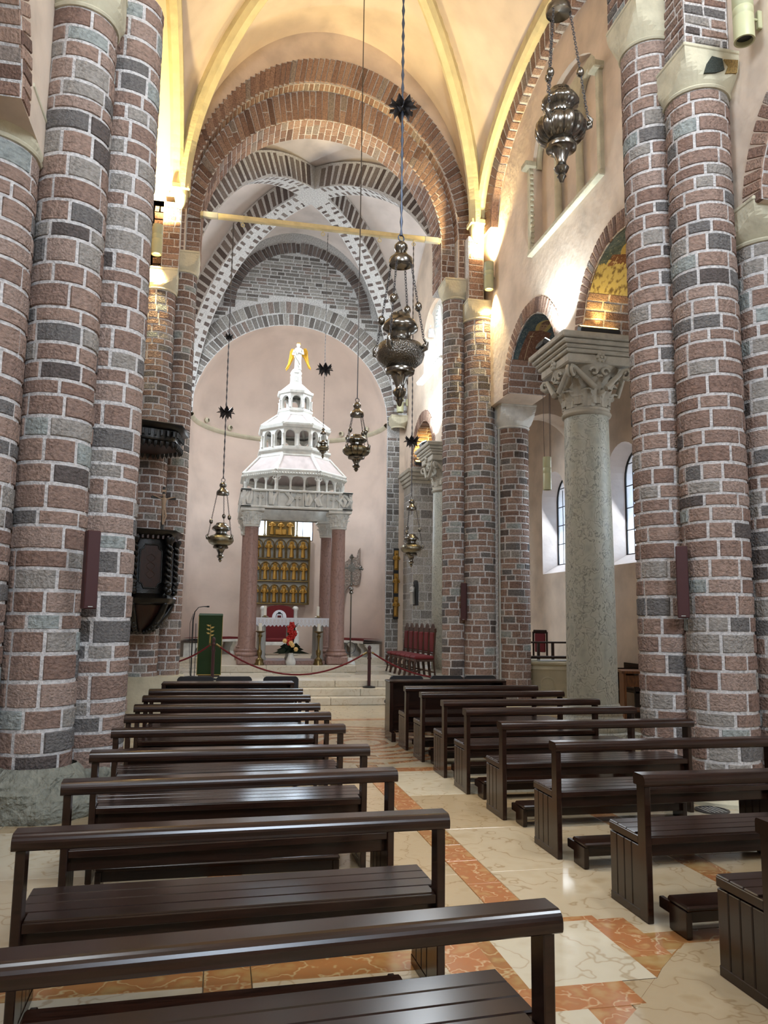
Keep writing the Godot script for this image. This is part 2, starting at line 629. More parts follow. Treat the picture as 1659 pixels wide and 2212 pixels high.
# daylight through the windows; each light stands in the opening that walls() and chancel() leave for it
func lights():
	day(Vector3(1.8, 8.6, 7.3), Vector3(1.8, 4.0, -6.0), Vector2(3.0, 3.0), 62.0, Color(0.90, 0.95, 1.0))            # round west window
	day(Vector3(5.2, 9.1, -3.6), Vector3(1.0, 2.0, -4.5), Vector2(2.0, 1.7), 19.0)           # clerestory, arcade side
	day(Vector3(-1.55, 9.1, -3.6), Vector3(3.0, 2.0, -4.5), Vector2(2.0, 1.7), 14.0)          # clerestory, opposite side
	day(Vector3(5.1, 8.9, -18.7), Vector3(1.0, 5.0, -18.7), Vector2(2.0, 1.7), 18.0)         # chancel clerestory
	day(Vector3(-1.45, 8.9, -18.7), Vector3(3.0, 5.5, -18.7), Vector2(2.0, 1.7), 18.0)
	day(Vector3(1.83, 4.8, -24.5), Vector3(1.83, 4.3, -18.0), Vector2(1.7, 1.2), 5.0)         # apse window
	day(Vector3(8.02, 4.0, -14.0), Vector3(6.0, 3.0, -13.6), Vector2(1.0, 1.9), 2.6)          # aisle windows
	day(Vector3(8.02, 4.0, -17.32), Vector3(6.0, 3.0, -17.0), Vector2(1.0, 1.9), 2.6)
	day(Vector3(8.02, 4.0, -9.4), Vector3(6.0, 3.0, -9.8), Vector2(1.0, 1.9), 2.6)
	day(Vector3(8.02, 4.0, -3.6), Vector3(6.0, 3.0, -4.0), Vector2(1.0, 1.9), 2.6)

# ---------------------------------------------------------------- floor
func slab(parent, x0, x1, z0, z1, m, top = 0.0, thick = 0.03, called = "slab", bev = 0.003):
	var b = B.new()
	b.box(Vector3.ZERO, Vector3(absf(x1 - x0) - 0.004, thick, absf(z1 - z0) - 0.004), bev)
	return put(parent, called, b, m, at((x0 + x1) * 0.5, top - thick * 0.5, (z0 + z1) * 0.5))

func inlay(parent, pts, m, top = 0.0022):
	var b = B.new()
	var pv = []
	var c = Vector2.ZERO
	for p in pts:
		c += p / pts.size()
	for p in pts:
		pv.append(Vector2(p.x - c.x, -(p.y - c.y)))
	b.prism(pv, 0.0, 0.0022, Transform3D(Basis(Vector3(1, 0, 0), Vector3(0, 0, -1), Vector3(0, 1, 0)), Vector3.ZERO))
	return put(parent, "slab", b, m, at(c.x, top - 0.0022, c.y))

func floor_and_steps():
	rng.seed = 71
	var f = structure("floor", "polished cream marble floor inlaid with orange bands")
	var b = B.new()
	b.box(Vector3(1.8, -0.18, -4.0), Vector3(15.0, 0.3, 24.0))
	put(f, "bed", b, M.grout)
	var cream = [M.cream_marble, M.cream_marble, M.cream_marble_b, M.cream_marble_c]
	var oran = [M.orange_marble, M.orange_marble, M.orange_marble_b]
	var bands = [[-5.4, -3.4, 0], [-3.4, -1.6, 0], [-1.6, 0.0, 0], [0.0, 0.22, 1], [0.22, 1.62, 0], [1.62, 1.85, 1], [1.85, 3.24, 0], [3.24, 3.46, 1], [3.46, 5.15, 0], [5.15, 6.7, 0], [6.7, 8.1, 0]]
	var cross_rows = [-3.92, -8.75, -13.1, 0.4]
	for bd in bands:
		var z = 7.5
		while z > -15.38:
			var l = rng.randf_range(0.38, 0.52) if bd[2] == 1 else rng.randf_range(1.0, 1.5)
			var e = max(z - l, -15.38)
			var m = oran[rng.randi() % 3] if bd[2] == 1 else cream[rng.randi() % 4]
			for cr in cross_rows:
				if z > cr and e < cr:
					e = cr
				if absf(z - cr) < 0.001:
					e = cr - 0.22
					m = oran[rng.randi() % 3]
			if e - (-15.38) < 0.12:
				e = -15.38
			if absf(z - e) > 0.02:
				var o = slab(f, bd[0], bd[1], z, e, m)
			z = e
	# frame of orange pieces round a pale slab beside the aisle
	for q in [[[1.15, -4.36, 1.38, -3.3], 1], [[1.38, -4.42, 2.16, -4.36], 1], [[1.46, -4.36, 2.10, -3.63], 0], [[2.10, -4.36, 2.32, -3.86], 1], [[1.38, -3.63, 1.92, -3.41], 1], [[1.38, -4.36, 1.46, -3.63], 2], [[1.38, -3.41, 1.64, -2.4], 0]]:
		var r = q[0]
		inlay(f, [Vector2(r[0], r[1]), Vector2(r[2], r[1]), Vector2(r[2], r[3]), Vector2(r[0], r[3])], [M.cream_marble_c, M.orange_marble, M.orange_marble_b][q[1]])
	inlay(f, [Vector2(2.10, -3.86), Vector2(2.32, -3.86), Vector2(2.45, -3.97), Vector2(2.18, -3.72), Vector2(2.10, -3.63)], M.orange_marble_b)
	inlay(f, [Vector2(2.46, -3.97), Vector2(3.2, -3.97), Vector2(3.2, -2.2), Vector2(1.66, -2.2), Vector2(1.66, -3.2), Vector2(1.87, -3.39)], M.cream_marble_b)
	inlay(f, [Vector2(1.92, -3.63), Vector2(2.10, -3.63), Vector2(2.18, -3.72), Vector2(1.87, -3.41)], M.orange_marble)
	# round labyrinth inlay in the aisle
	var c = Vector2(1.98, -10.8)
	var disc = []
	for i in 36:
		disc.append(c + Vector2(cos(TAU * i / 36), sin(TAU * i / 36)) * 1.62)
	inlay(f, disc, M.cream_marble, 0.0015)
	for k in 6:
		var r1 = 1.62 - k * 0.25
		var r0 = r1 - 0.105
		var n = 8
		for i in n:
			var a0 = TAU * (i + 0.02 + 0.5 * (k % 2)) / n
			var a1 = TAU * (i + 0.98 + 0.5 * (k % 2)) / n
			inlay(f, [c + Vector2(cos(a0), sin(a0)) * r0, c + Vector2(cos(a1), sin(a1)) * r0, c + Vector2(cos(a1), sin(a1)) * r1, c + Vector2(cos(a0), sin(a0)) * r1], oran[i % 3], 0.0035)
	# steps up to the sanctuary, each riser of separate blocks
	var st = structure("floor_sanctuary", "pale stone steps and platform of the sanctuary")
	var lev = [[-15.37, 0.0, 0.142], [-15.70, 0.142, 0.285], [-16.03, 0.285, 0.42]]
	for i in 3:
		var L = lev[i]
		var x = -1.5
		while x < 5.15:
			var l = min(rng.randf_range(0.75, 1.3), 5.15 - x)
			if 5.15 - x - l < 0.3:
				l = 5.15 - x
			b = B.new()
			b.box(Vector3.ZERO, Vector3(l - 0.006, L[2] - L[1] - 0.002, 0.36), 0.008)
			put(st, "step_block", b, M.step_stone, at(x + l * 0.5, (L[1] + L[2]) * 0.5, L[0] - 0.18))
			x += l
	b = B.new()
	b.box(Vector3(1.8, 0.2, -19.2), Vector3(7.0, 0.40, 5.7))
	put(st, "platform_bed", b, M.grout)
	var z = -16.36
	while z > -22.0:
		var e = max(z - 0.62, -22.0)
		var x = -1.5 - rng.randf() * 0.4
		while x < 5.15:
			var l = rng.randf_range(0.8, 1.2)
			slab(st, max(x, -1.5), min(x + l, 5.15), z, e, [M.step_stone, M.cream_marble_c, M.step_stone][rng.randi() % 3], 0.42, 0.03)
			x += l
		z = e
	# low dais that carries the canopy
	var x2 = 0.09
	while x2 < 3.1:
		b = B.new()
		b.box(Vector3.ZERO, Vector3(1.03, 0.154, 0.4), 0.01)
		put(st, "step_block", b, M.step_stone, at(x2 + 0.517, 0.499, -18.53))
		x2 += 1.034
	b = B.new()
	b.box(Vector3(1.64, 0.495, -20.35), Vector3(3.1, 0.157, 3.25), 0.01)
	put(st, "dais", b, M.step_stone)
	b = B.new()
	b.box(Vector3(1.83, 0.49, -23.4), Vector3(5.6, 0.16, 2.9), 0.01)
	put(st, "apse_floor", b, M.step_stone)

# ---------------------------------------------------------------- walls
# outline of an arched opening, from its lower near corner up, over and down again (u along the wall, v up)
func arch(u0, u1, sill, spring, rise, n = 14):
	var p = [Vector2(u0, sill)]
	var c = (u0 + u1) * 0.5
	var a = (u1 - u0) * 0.5
	for i in n + 1:
		var t = PI - PI * i / n
		p.append(Vector2(c + cos(t) * a, spring + sin(t) * rise))
	p.append(Vector2(u1, sill))
	return p

# a wall face with arched openings in it
func panel(b, o, u, v, n, u0, u1, v0, v1, holes):
	var x = u0
	for h in holes:
		var a = h[0].x
		var e = h[h.size() - 1].x
		if a > x:
			b.qo(o + u * x + v * v0, o + u * a + v * v0, o + u * a + v * v1, o + u * x + v * v1, n)
		if h[0].y > v0 + 0.001:
			b.qo(o + u * a + v * v0, o + u * e + v * v0, o + u * e + v * h[0].y, o + u * a + v * h[0].y, n)
		for i in range(1, h.size() - 2):
			var p = h[i]
			var q = h[i + 1]
			if absf(q.x - p.x) > 1e-5:
				b.qo(o + u * p.x + v * p.y, o + u * q.x + v * q.y, o + u * q.x + v * v1, o + u * p.x + v * v1, n)
		x = e
	if u1 > x:
		b.qo(o + u * x + v * v0, o + u * u1 + v * v0, o + u * u1 + v * v1, o + u * x + v * v1, n)

func reveal(b, ha, oa, hb, ob, u, v, closed = true):
	var n = ha.size()
	for i in (n if closed else n - 1):
		var j = (i + 1) % n
		var p = oa + u * ha[i].x + v * ha[i].y
		var q = oa + u * ha[j].x + v * ha[j].y
		var r = ob + u * hb[j].x + v * hb[j].y
		var s = ob + u * hb[i].x + v * hb[i].y
		b.quad(p, q, r, s)

const U = Vector3(0, 0, -1)   # along the nave
const V = Vector3(0, 1, 0)

func arcades():
	# u = -z : [u0, u1] of each arcade opening
	return [[-5.0, -2.9], [-2.3, -0.2], [0.35, 2.45], [4.15, 6.45], [8.25, 10.4], [11.35, 13.5], [15.95, 17.75], [18.85, 20.9]]

func walls():
	rng.seed = 5
	var right = structure("wall_right", "plastered nave wall over the arcade")
	var left = structure("wall_left", "plastered nave wall opposite the arcade")
	var cler = [arch(-3.0, -1.2, 8.05, 9.3, 0.75), arch(2.6, 4.6, 8.05, 9.3, 0.9), arch(17.72, 19.75, 8.0, 9.2, 0.62)]
	var tri = arch(9.72, 12.2, 8.05, 9.6, 0.9)
	for side in 2:
		var X0 = XR if side == 0 else XL
		var X1 = X0 + (0.75 if side == 0 else -0.75)
		var n = Vector3(-1, 0, 0) if side == 0 else Vector3(1, 0, 0)
		var par = right if side == 0 else left
		var lo = []
		for a in arcades():
			lo.append(arch(a[0], a[1], 5.87, 5.87, (a[1] - a[0]) * 0.5, 18))
		var b = B.new()
		panel(b, Vector3(X0, 0, 0), U, V, n, -7.5, 22.0, 5.87, 7.7, lo)
		panel(b, Vector3(X1, 0, 0), U, V, -n, -7.5, 22.0, 5.87, 7.7, lo)
		var up = [cler[0], cler[1], tri, cler[2]] if side == 0 else [cler[0], cler[1], cler[2]]
		panel(b, Vector3(X0, 0, 0), U, V, n, -7.5, 22.0, 7.7, 14.6, up)
		panel(b, Vector3(X1, 0, 0), U, V, -n, -7.5, 22.0, 7.7, 14.6, cler)
		for h in cler:
			reveal(b, h, Vector3(X0, 0, 0), h, Vector3(X1, 0, 0), U, V)
		if side == 0:
			reveal(b, tri, Vector3(X0, 0, 0), tri, Vector3(X0 + 0.16, 0, 0), U, V)
			panel(b, Vector3(X0 + 0.16, 0, 0), U, V, n, 9.6, 12.3, 8.0, 10.6, [])
		# undersides between the arches
		var x = -7.5
		for a in arcades():
			b.qo(Vector3(X0, 5.87, -x), Vector3(X1, 5.87, -x), Vector3(X1, 5.87, -a[0]), Vector3(X0, 5.87, -a[0]), Vector3(0, -1, 0))
			x = a[1]
		b.qo(Vector3(X0, 5.87, -x), Vector3(X1, 5.87, -x), Vector3(X1, 5.87, -22.0), Vector3(X0, 5.87, -22.0), Vector3(0, -1, 0))
		put(par, "plaster", b, M.plaster)
		b = B.new()
		for h in lo:
			reveal(b, h, Vector3(X0, 0, 0), h, Vector3(X1, 0, 0), U, V, false)
		put(par, "soffit", b, M.mortar)
		# voussoirs round each arcade arch
		for i in arcades().size():
			if side == 1 and i != 3:
				continue
			if i < 3:
				continue
			var a = arcades()[i]
			var c = (a[0] + a[1]) * 0.5
			var R = (a[1] - a[0]) * 0.5
			var cnt = 34
			for k in cnt:
				var t = PI * (k + 0.5) / cnt
				var dir = U * cos(t) + V * sin(t)
				var tan = n.cross(dir) if side == 0 else n.cross(dir)
				lay(par, Vector3(X0, 5.87, 0) + n * 0.014 + U * c + dir * (R + 0.14), tan, dir, n, PI * (R + 0.12) / cnt - 0.012, 0.27 + jit(0.015), M.archp)
			# stones of the soffit
			if i == 3 or side == 0:
				var rows = 26
				for k in rows:
					var t = PI * (k + 0.5) / rows
					if side == 0 and (cos(t) < -0.2 or i == 6):
						continue
					if i in [4, 5] and t < PI and t > 0.0 and sin(t) > 0.80 and cos(t) > -0.45 or (i < 3):
						continue
					var dir = U * cos(t) + V * sin(t)
					var w0 = 0.0
					while w0 < 0.74:
						var l = rng.randf_range(0.24, 0.36)
						if 0.75 - w0 - l < 0.1:
							l = 0.75 - w0
						lay(par, Vector3(X0 - n.x * (w0 + l * 0.5), 5.87, 0) + U * c + dir * (R - 0.012), dir.cross(Vector3(-1, 0, 0)).cross(dir) * -1.0, Vector3(-1, 0, 0).cross(dir), -dir, l - 0.016, PI * R / rows - 0.016, M.archp)
						w0 += l
	# brick wall-arch on the nave wall of the bay in view
	var right_face = right
	right = structure("trim_5", "brick wall arch under the vault rib of the nave wall")
	var nn = 46
	for k in nn:
		var t = PI * (k + 0.5) / nn
		var rr = Vector2(cos(t) * 2.95, sin(t) * 1.78)
		var dirv = Vector2(cos(t) / 2.95, sin(t) / 1.78).normalized()
		var dir = U * dirv.x + V * dirv.y
		var p = Vector3(XR - 0.16, 9.4, -11.05) + U * rr.x + V * rr.y + dir * 0.2
		lay(right, p, Vector3(-1, 0, 0).cross(dir), dir, Vector3(-1, 0, 0), 0.15, 0.4, M.archp)
		lay(right, Vector3(XR - 0.08, 9.4, -11.05) + U * rr.x + V * rr.y - dir * 0.012, Vector3(1, 0, 0), Vector3(1, 0, 0).cross(dir), -dir, 0.15, 0.14, M.archp)
	var b2 = B.new()
	var prev = null
	for k in 41:
		var t = PI * k / 40
		var q0 = Vector3(XR - 0.15, 9.4, -11.05) + U * cos(t) * 2.95 + V * sin(t) * 1.78
		var q1 = Vector3(XR - 0.15, 9.4, -11.05) + U * cos(t) * 3.36 + V * sin(t) * 2.2
		if prev != null:
			b2.qo(prev[0], q0, q1, prev[1], Vector3(-1, 0, 0))
			b2.quad(prev[0], q0, q0 + Vector3(0.2, 0, 0), prev[0] + Vector3(0.2, 0, 0))
		prev = [q0, q1]
	put(right, "wall_arch_bed", b2, M.mortar)
	# outer aisle walls, aisle ceilings, west wall
	var o = structure("wall_aisle", "peach plastered outer wall of the aisle with deep window splays")
	var b3 = B.new()
	var ins = []
	var outs = []
	for zc in [3.6, 9.4, 14.0, 17.32]:
		ins.append(arch(zc - 0.66, zc + 0.66, 2.78, 4.55, 0.64))
		outs.append(arch(zc - 0.56, zc + 0.56, 3.0, 4.55, 0.55))
	panel(b3, Vector3(7.7, 0, 0), U, V, Vector3(-1, 0, 0), -7.5, 22.0, -0.1, 7.6, ins)
	panel(b3, Vector3(8.6, 0, 0), U, V, Vector3(1, 0, 0), -7.5, 22.0, -0.1, 7.6, outs)
	put(o, "plaster", b3, M.plaster)
	b3 = B.new()
	for i in 4:
		reveal(b3, ins[i], Vector3(7.7, 0, 0), outs[i], Vector3(8.05, 0, 0), U, V)
		reveal(b3, outs[i], Vector3(8.05, 0, 0), outs[i], Vector3(8.6, 0, 0), U, V)
	put(o, "splay", b3, M.plaster_pale)
	for i in 4:
		var w = structure("window_%d" % (i + 1), "narrow arched leaded window in a deep pale splay of the aisle wall")
		var h = outs[i]
		b3 = B.new()
		var prev2 = null
		for p in h:
			var q = Vector3(8.07, p.y, -p.x)
			if prev2 != null:
				b3.tube([prev2, q], 0.025, 6)
			prev2 = q
		b3.tube([prev2, Vector3(8.07, h[0].y, -h[0].x)], 0.025, 6)
		put(w, "iron_frame", b3, M.iron_frame)
		b3 = B.new()
		for yy in [3.5, 3.95, 4.4, 4.85]:
			b3.box(Vector3(8.07, yy, -(h[0].x + 0.56)), Vector3(0.012, 0.018, 1.1))
		for du in [0.22, 0.42, 0.62, 0.82]:
			b3.box(Vector3(8.07, 3.9, -(h[0].x + du)), Vector3(0.012, 1.8, 0.014))
		put(w, "glazing_bar", b3, M.iron_frame)
		b3 = B.new()
		b3.box(Vector3(8.08, 4.05, -(h[0].x + 0.56)), Vector3(0.006, 2.1, 1.12))
		put(w, "pane", b3, M.window_glass)
	var la = structure("wall_left_aisle", "plain plaster wall closing the opposite aisle")
	b3 = B.new()
	b3.box(Vector3(-5.5, 3.8, -7.3), Vector3(0.4, 7.8, 30.0))
	b3.box(Vector3(-3.6, 7.75, -7.3), Vector3(4.2, 0.3, 30.0))
	put(la, "plaster", b3, M.plaster)
	var ce = structure("ceiling_aisle", "plaster ceiling of the aisle with a transverse arch")
	b3 = B.new()
	b3.box(Vector3(7.3, 7.75, -7.3), Vector3(3.4, 0.3, 30.0))
	put(ce, "slab", b3, M.plaster)
	for zc in [15.8, 7.4]:
		b3 = B.new()
		var hole = arch(5.95, 7.7, 5.0, 5.0, 1.1, 18)
		panel(b3, Vector3(0, 0, -zc + 0.3), Vector3(1, 0, 0), V, Vector3(0, 0, 1), 5.9, 7.7, 5.0, 7.7, [hole])
		panel(b3, Vector3(0, 0, -zc - 0.3), Vector3(1, 0, 0), V, Vector3(0, 0, -1), 5.9, 7.7, 5.0, 7.7, [hole])
		reveal(b3, hole, Vector3(0, 0, -zc + 0.3), hole, Vector3(0, 0, -zc - 0.3), Vector3(1, 0, 0), V, false)
		put(ce, "transverse_arch", b3, M.plaster)
	var we = structure("wall_west", "west wall with a round window")
	b3 = B.new()
	var rw = arch(0.3, 3.3, 8.6, 8.6, 1.5, 20)
	var rwl = []
	for p in rw:
		rwl.append(p)
	panel(b3, Vector3(0, 0, 7.5), Vector3(1, 0, 0), V, Vector3(0, 0, -1), -5.7, 8.9, 8.6, 15.0, [rw])
	var rb = []
	for p in rw:
		rb.append(Vector2(p.x, 17.2 - p.y))
	var x3 = -5.7
	b3.qo(Vector3(-5.7, -0.1, 7.5), Vector3(0.3, -0.1, 7.5), Vector3(0.3, 8.6, 7.5), Vector3(-5.7, 8.6, 7.5), Vector3(0, 0, -1))
	b3.qo(Vector3(3.3, -0.1, 7.5), Vector3(8.9, -0.1, 7.5), Vector3(8.9, 8.6, 7.5), Vector3(3.3, 8.6, 7.5), Vector3(0, 0, -1))
	for i in range(1, rb.size() - 2):
		b3.qo(Vector3(rb[i].x, rb[i].y, 7.5), Vector3(rb[i + 1].x, rb[i + 1].y, 7.5), Vector3(rb[i + 1].x, -0.1, 7.5), Vector3(rb[i].x, -0.1, 7.5), Vector3(0, 0, -1))
	put(we, "plaster", b3, M.plaster)
	b3 = B.new()
	b3.box(Vector3(1.8, 4.0, -22.9), Vector3(0.01, 0.01, 0.01))
	var ro = structure("roof", "")
	b3 = B.new()
	b3.box(Vector3(1.8, 15.0, -9.0), Vector3(9.0, 0.3, 35.0))
	put(ro, "roof_slab", b3, M.plaster)
	# chancel clerestory: three lights with colonnettes and scalloped heads
	three_lights()
	blind_triforium()

func three_lights():
	var w = structure("window_5", "bright three-light window with colonnettes and toothed heads high in the chancel wall")
	var X = XR + 0.18
	var us = [17.72, 18.40, 19.07, 19.75]
	var b = B.new()
	for i in 2:
		var u = us[i + 1]
		b.lathe([[0.075, 8.0], [0.075, 8.08], [0.05, 8.12], [0.045, 8.95], [0.055, 9.0], [0.10, 9.14], [0.10, 9.2]], 14, at(X, 0, -u))
	put(w, "colonnette", b, M.white_stone)
	for i in 3:
		b = B.new()
		var hole = arch(us[i] + 0.06, us[i + 1] - 0.06, 9.18, 9.3, 0.42, 12)
		panel(b, Vector3(X - 0.08, 0, 0), U, V, Vector3(-1, 0, 0), us[i], us[i + 1], 9.18, 9.85, [hole])
		panel(b, Vector3(X + 0.08, 0, 0), U, V, Vector3(1, 0, 0), us[i], us[i + 1], 9.18, 9.85, [hole])
		reveal(b, hole, Vector3(X - 0.08, 0, 0), hole, Vector3(X + 0.08, 0, 0), U, V, false)
		for k in range(1, hole.size() - 1):
			b.ball(Vector3(X - 0.04, hole[k].y - 0.015, -hole[k].x), 0.035, 8)
		put(w, "toothed_head", b, M.white_stone)
	b = B.new()
	b.box(Vector3(XR - 0.03, 7.93, -18.735), Vector3(0.28, 0.1, 2.3), 0.02)
	for k in 26:
		b.ball(Vector3(XR - 0.165, 7.93, -17.65 - k * 0.087), 0.03, 6)
	put(w, "sill", b, M.white_stone)
	b = B.new()
	b.box(Vector3(X + 0.2, 8.9, -18.735), Vector3(0.006, 1.9, 2.03))
	put(w, "pane", b, M.window_glass)

func blind_triforium():
	var w = structure("window_6", "walled-up three-light window with old colonnettes and a notched frame")
	var b = B.new()
	for s in [[12.2, 1], [9.72, -1]]:
		for k in 15:
			b.box(Vector3(XR - 0.02, 8.12 + k * 0.1, -(s[0] + 0.02 * s[1])), Vector3(0.07, 0.055, 0.07), 0.01)
	put(w, "notched_edge", b, M.limestone)
	b = B.new()
	for s in [12.26, 9.66]:
		b.box(Vector3(XR - 0.02, 8.85, -s), Vector3(0.1, 1.6, 0.1), 0.01)
		b.box(Vector3(XR - 0.05, 9.66, -s), Vector3(0.22, 0.12, 0.22), 0.02)
	put(w, "frame_post", b, M.limestone)
	for u in [11.35, 10.55]:
		b = B.new()
		b.lathe([[0.10, 8.05], [0.10, 8.15], [0.065, 8.2], [0.06, 9.3], [0.075, 9.36], [0.13, 9.5], [0.13, 9.58]], 14, at(XR + 0.08, 0, -u))
		put(w, "colonnette", b, M.limestone)
	b = B.new()
	b.box(Vector3(XR - 0.01, 8.02, -10.96), Vector3(0.16, 0.09, 2.7), 0.015)
	put(w, "sill", b, M.limestone)
	b = B.new()
	for u in [[11.4, 12.15], [10.6, 11.3], [9.8, 10.5]]:
		var hole = arch(u[0], u[1], 9.56, 9.7, 0.35, 12)
		panel(b, Vector3(XR + 0.06, 0, 0), U, V, Vector3(-1, 0, 0), u[0] - 0.05, u[1] + 0.05, 9.56, 10.2, [hole])
		reveal(b, hole, Vector3(XR + 0.06, 0, 0), hole, Vector3(XR + 0.15, 0, 0), U, V, false)
	put(w, "blind_head", b, M.limestone)

# ---------------------------------------------------------------- vaults
func web(x, z, cx, cz, hx, hz, y0, rise, rx, rz):
	var u = min(absf(x - cx) / hx, 1.0)
	var v = min(absf(z - cz) / hz, 1.0)
	if u >= v:
		var f = y0 + rise * sqrt(max(0.0, 1.0 - u * u))
		var r = y0 + rise - (rise - rx) * u * u
		return f + (r - f) * sqrt(max(0.0, 1.0 - (v / max(u, 1e-4)) * (v / max(u, 1e-4))))
	var f2 = y0 + rise * sqrt(max(0.0, 1.0 - v * v))
	var r2 = y0 + rise - (rise - rz) * v * v
	return f2 + (r2 - f2) * sqrt(max(0.0, 1.0 - (u / v) * (u / v)))

func web_mesh(x0, x1, z0, z1, cx, cz, hx, hz, y0, rise, rx, rz, n = 56):
	var b = B.new()
	var P = []
	for i in n + 1:
		var row = []
		for j in n + 1:
			# grid lines crowd towards the edges, where the webs are steep
			var s = 0.5 - 0.5 * cos(PI * i / n)
			var t = 0.5 - 0.5 * cos(PI * j / n)
			var x = lerp(x0, x1, s)
			var z = lerp(z0, z1, t)
			row.append(Vector3(x, web(x, z, cx, cz, hx, hz, y0, rise, rx, rz), z))
		P.append(row)
	var N = []
	for i in n + 1:
		var row = []
		for j in n + 1:
			var du = P[min(i + 1, n)][j] - P[max(i - 1, 0)][j]
			var dv = P[i][min(j + 1, n)] - P[i][max(j - 1, 0)]
			var nn = du.cross(dv).normalized()
			row.append(nn if nn.y < 0.0 else -nn)
		N.append(row)
	for i in n:
		for j in n:
			b.qn(P[i][j], P[i + 1][j], P[i + 1][j + 1], P[i][j + 1], N[i][j], N[i + 1][j], N[i + 1][j + 1], N[i][j + 1])
	return b.mesh()

# moulded bar along a path; side = fixed sideways vector, sect = [sideways, outwards] corners
func sweep(b, path, side, sect):
	var n = path.size()
	var rings = []
	for i in n:
		var t = (path[min(i + 1, n - 1)] - path[max(i - 1, 0)]).normalized()
		var nn = side.cross(t).normalized()
		if nn.y > 0.0 or (absf(nn.y) < 0.02 and false):
			nn = -nn
		var r = []
		for s in sect:
			r.append(path[i] + side * s[0] + nn * s[1])
		rings.append(r)
	var m = sect.size()
	for i in n - 1:
		for j in m:
			var k = (j + 1) % m
			var out = side * (sect[j][0] + sect[k][0])
			b.qo(rings[i][j], rings[i + 1][j], rings[i + 1][k], rings[i][k], (rings[i][j] + rings[i + 1][k]) * 0.5 - path[i] * 0.5 - path[i + 1] * 0.5)

func vaults():
	var c = structure("ceiling", "warm plaster cross vault of the nave with stone ribs")
	for cz in [-11.0, -3.6, 3.8]:
		put(c, "vault_web", web_mesh(XL - 0.02, XR + 0.02, cz - 3.95, cz + 3.75, 1.93, cz, 2.95, 3.5, 9.6, 3.8, 2.15, 4.15), M.plaster)
		var sect = [[-0.13, -0.1], [-0.13, 0.1], [-0.06, 0.2], [0.06, 0.2], [0.13, 0.1], [0.13, -0.1]]
		for sx in [-1.0, 1.0]:
			for sz in [-1.0, 1.0]:
				var path = []
				for i in 25:
					var s = 1.0 - cos(PI * 0.5 * i / 24)
					path.append(Vector3(1.93 + sx * 2.93 * (1 - s), 9.62 + 3.72 * sqrt(max(0.0, 1 - (1 - s) * (1 - s))), cz + sz * 3.45 * (1 - s)))
				var b = B.new()
				sweep(b, path, Vector3(-sz * 3.45, 0, sx * 2.93).normalized(), sect)
				put(c, "diagonal_rib", b, M.ribstone)
		for sx in [-1.0, 1.0]:
			var path = []
			for i in 33:
				var a = PI * i / 32
				path.append(Vector3(1.93 + sx * 3.02, 9.6 + 2.05 * sin(a), cz + 3.5 * cos(a)))
			var b = B.new()
			sweep(b, path, Vector3(1, 0, 0), [[-0.12, -0.12], [-0.12, 0.08], [-0.06, 0.14], [0.06, 0.14], [0.12, 0.08], [0.12, -0.12]])
			put(c, "wall_rib", b, M.ribstone)
		for sx in [-1.0, 1.0]:
			for sz in [-1.0, 1.0]:
				var b = B.new()
				b.lathe([[0.02, -0.34], [0.11, -0.22], [0.17, -0.05], [0.18, 0.03]], 4, Transform3D(Basis(Vector3.UP, PI / 4), Vector3(1.93 + sx * 2.93, 9.6, cz + sz * 3.45)))
				b.box(Vector3(1.93 + sx * 2.93, 9.66, cz + sz * 3.45), Vector3(0.34, 0.12, 0.34), 0.02)
				put(c, "rib_corbel", b, M.ribstone)
	# broad arch between this bay and the next, over the viewer's side of the near piers
	put(c, "chancel_web", web_mesh(XL - 0.02, XR + 0.02, -22.0, -15.7, 1.93, -18.8, 3.15, 3.15, 7.4, 5.5, 4.6, 5.5), M.plaster_pale)

# ---------------------------------------------------------------- the brick chancel arch
func ell(c, rx, ry, t):
	return Vector3(c.x + cos(t) * rx, c.y + sin(t) * ry, 0)

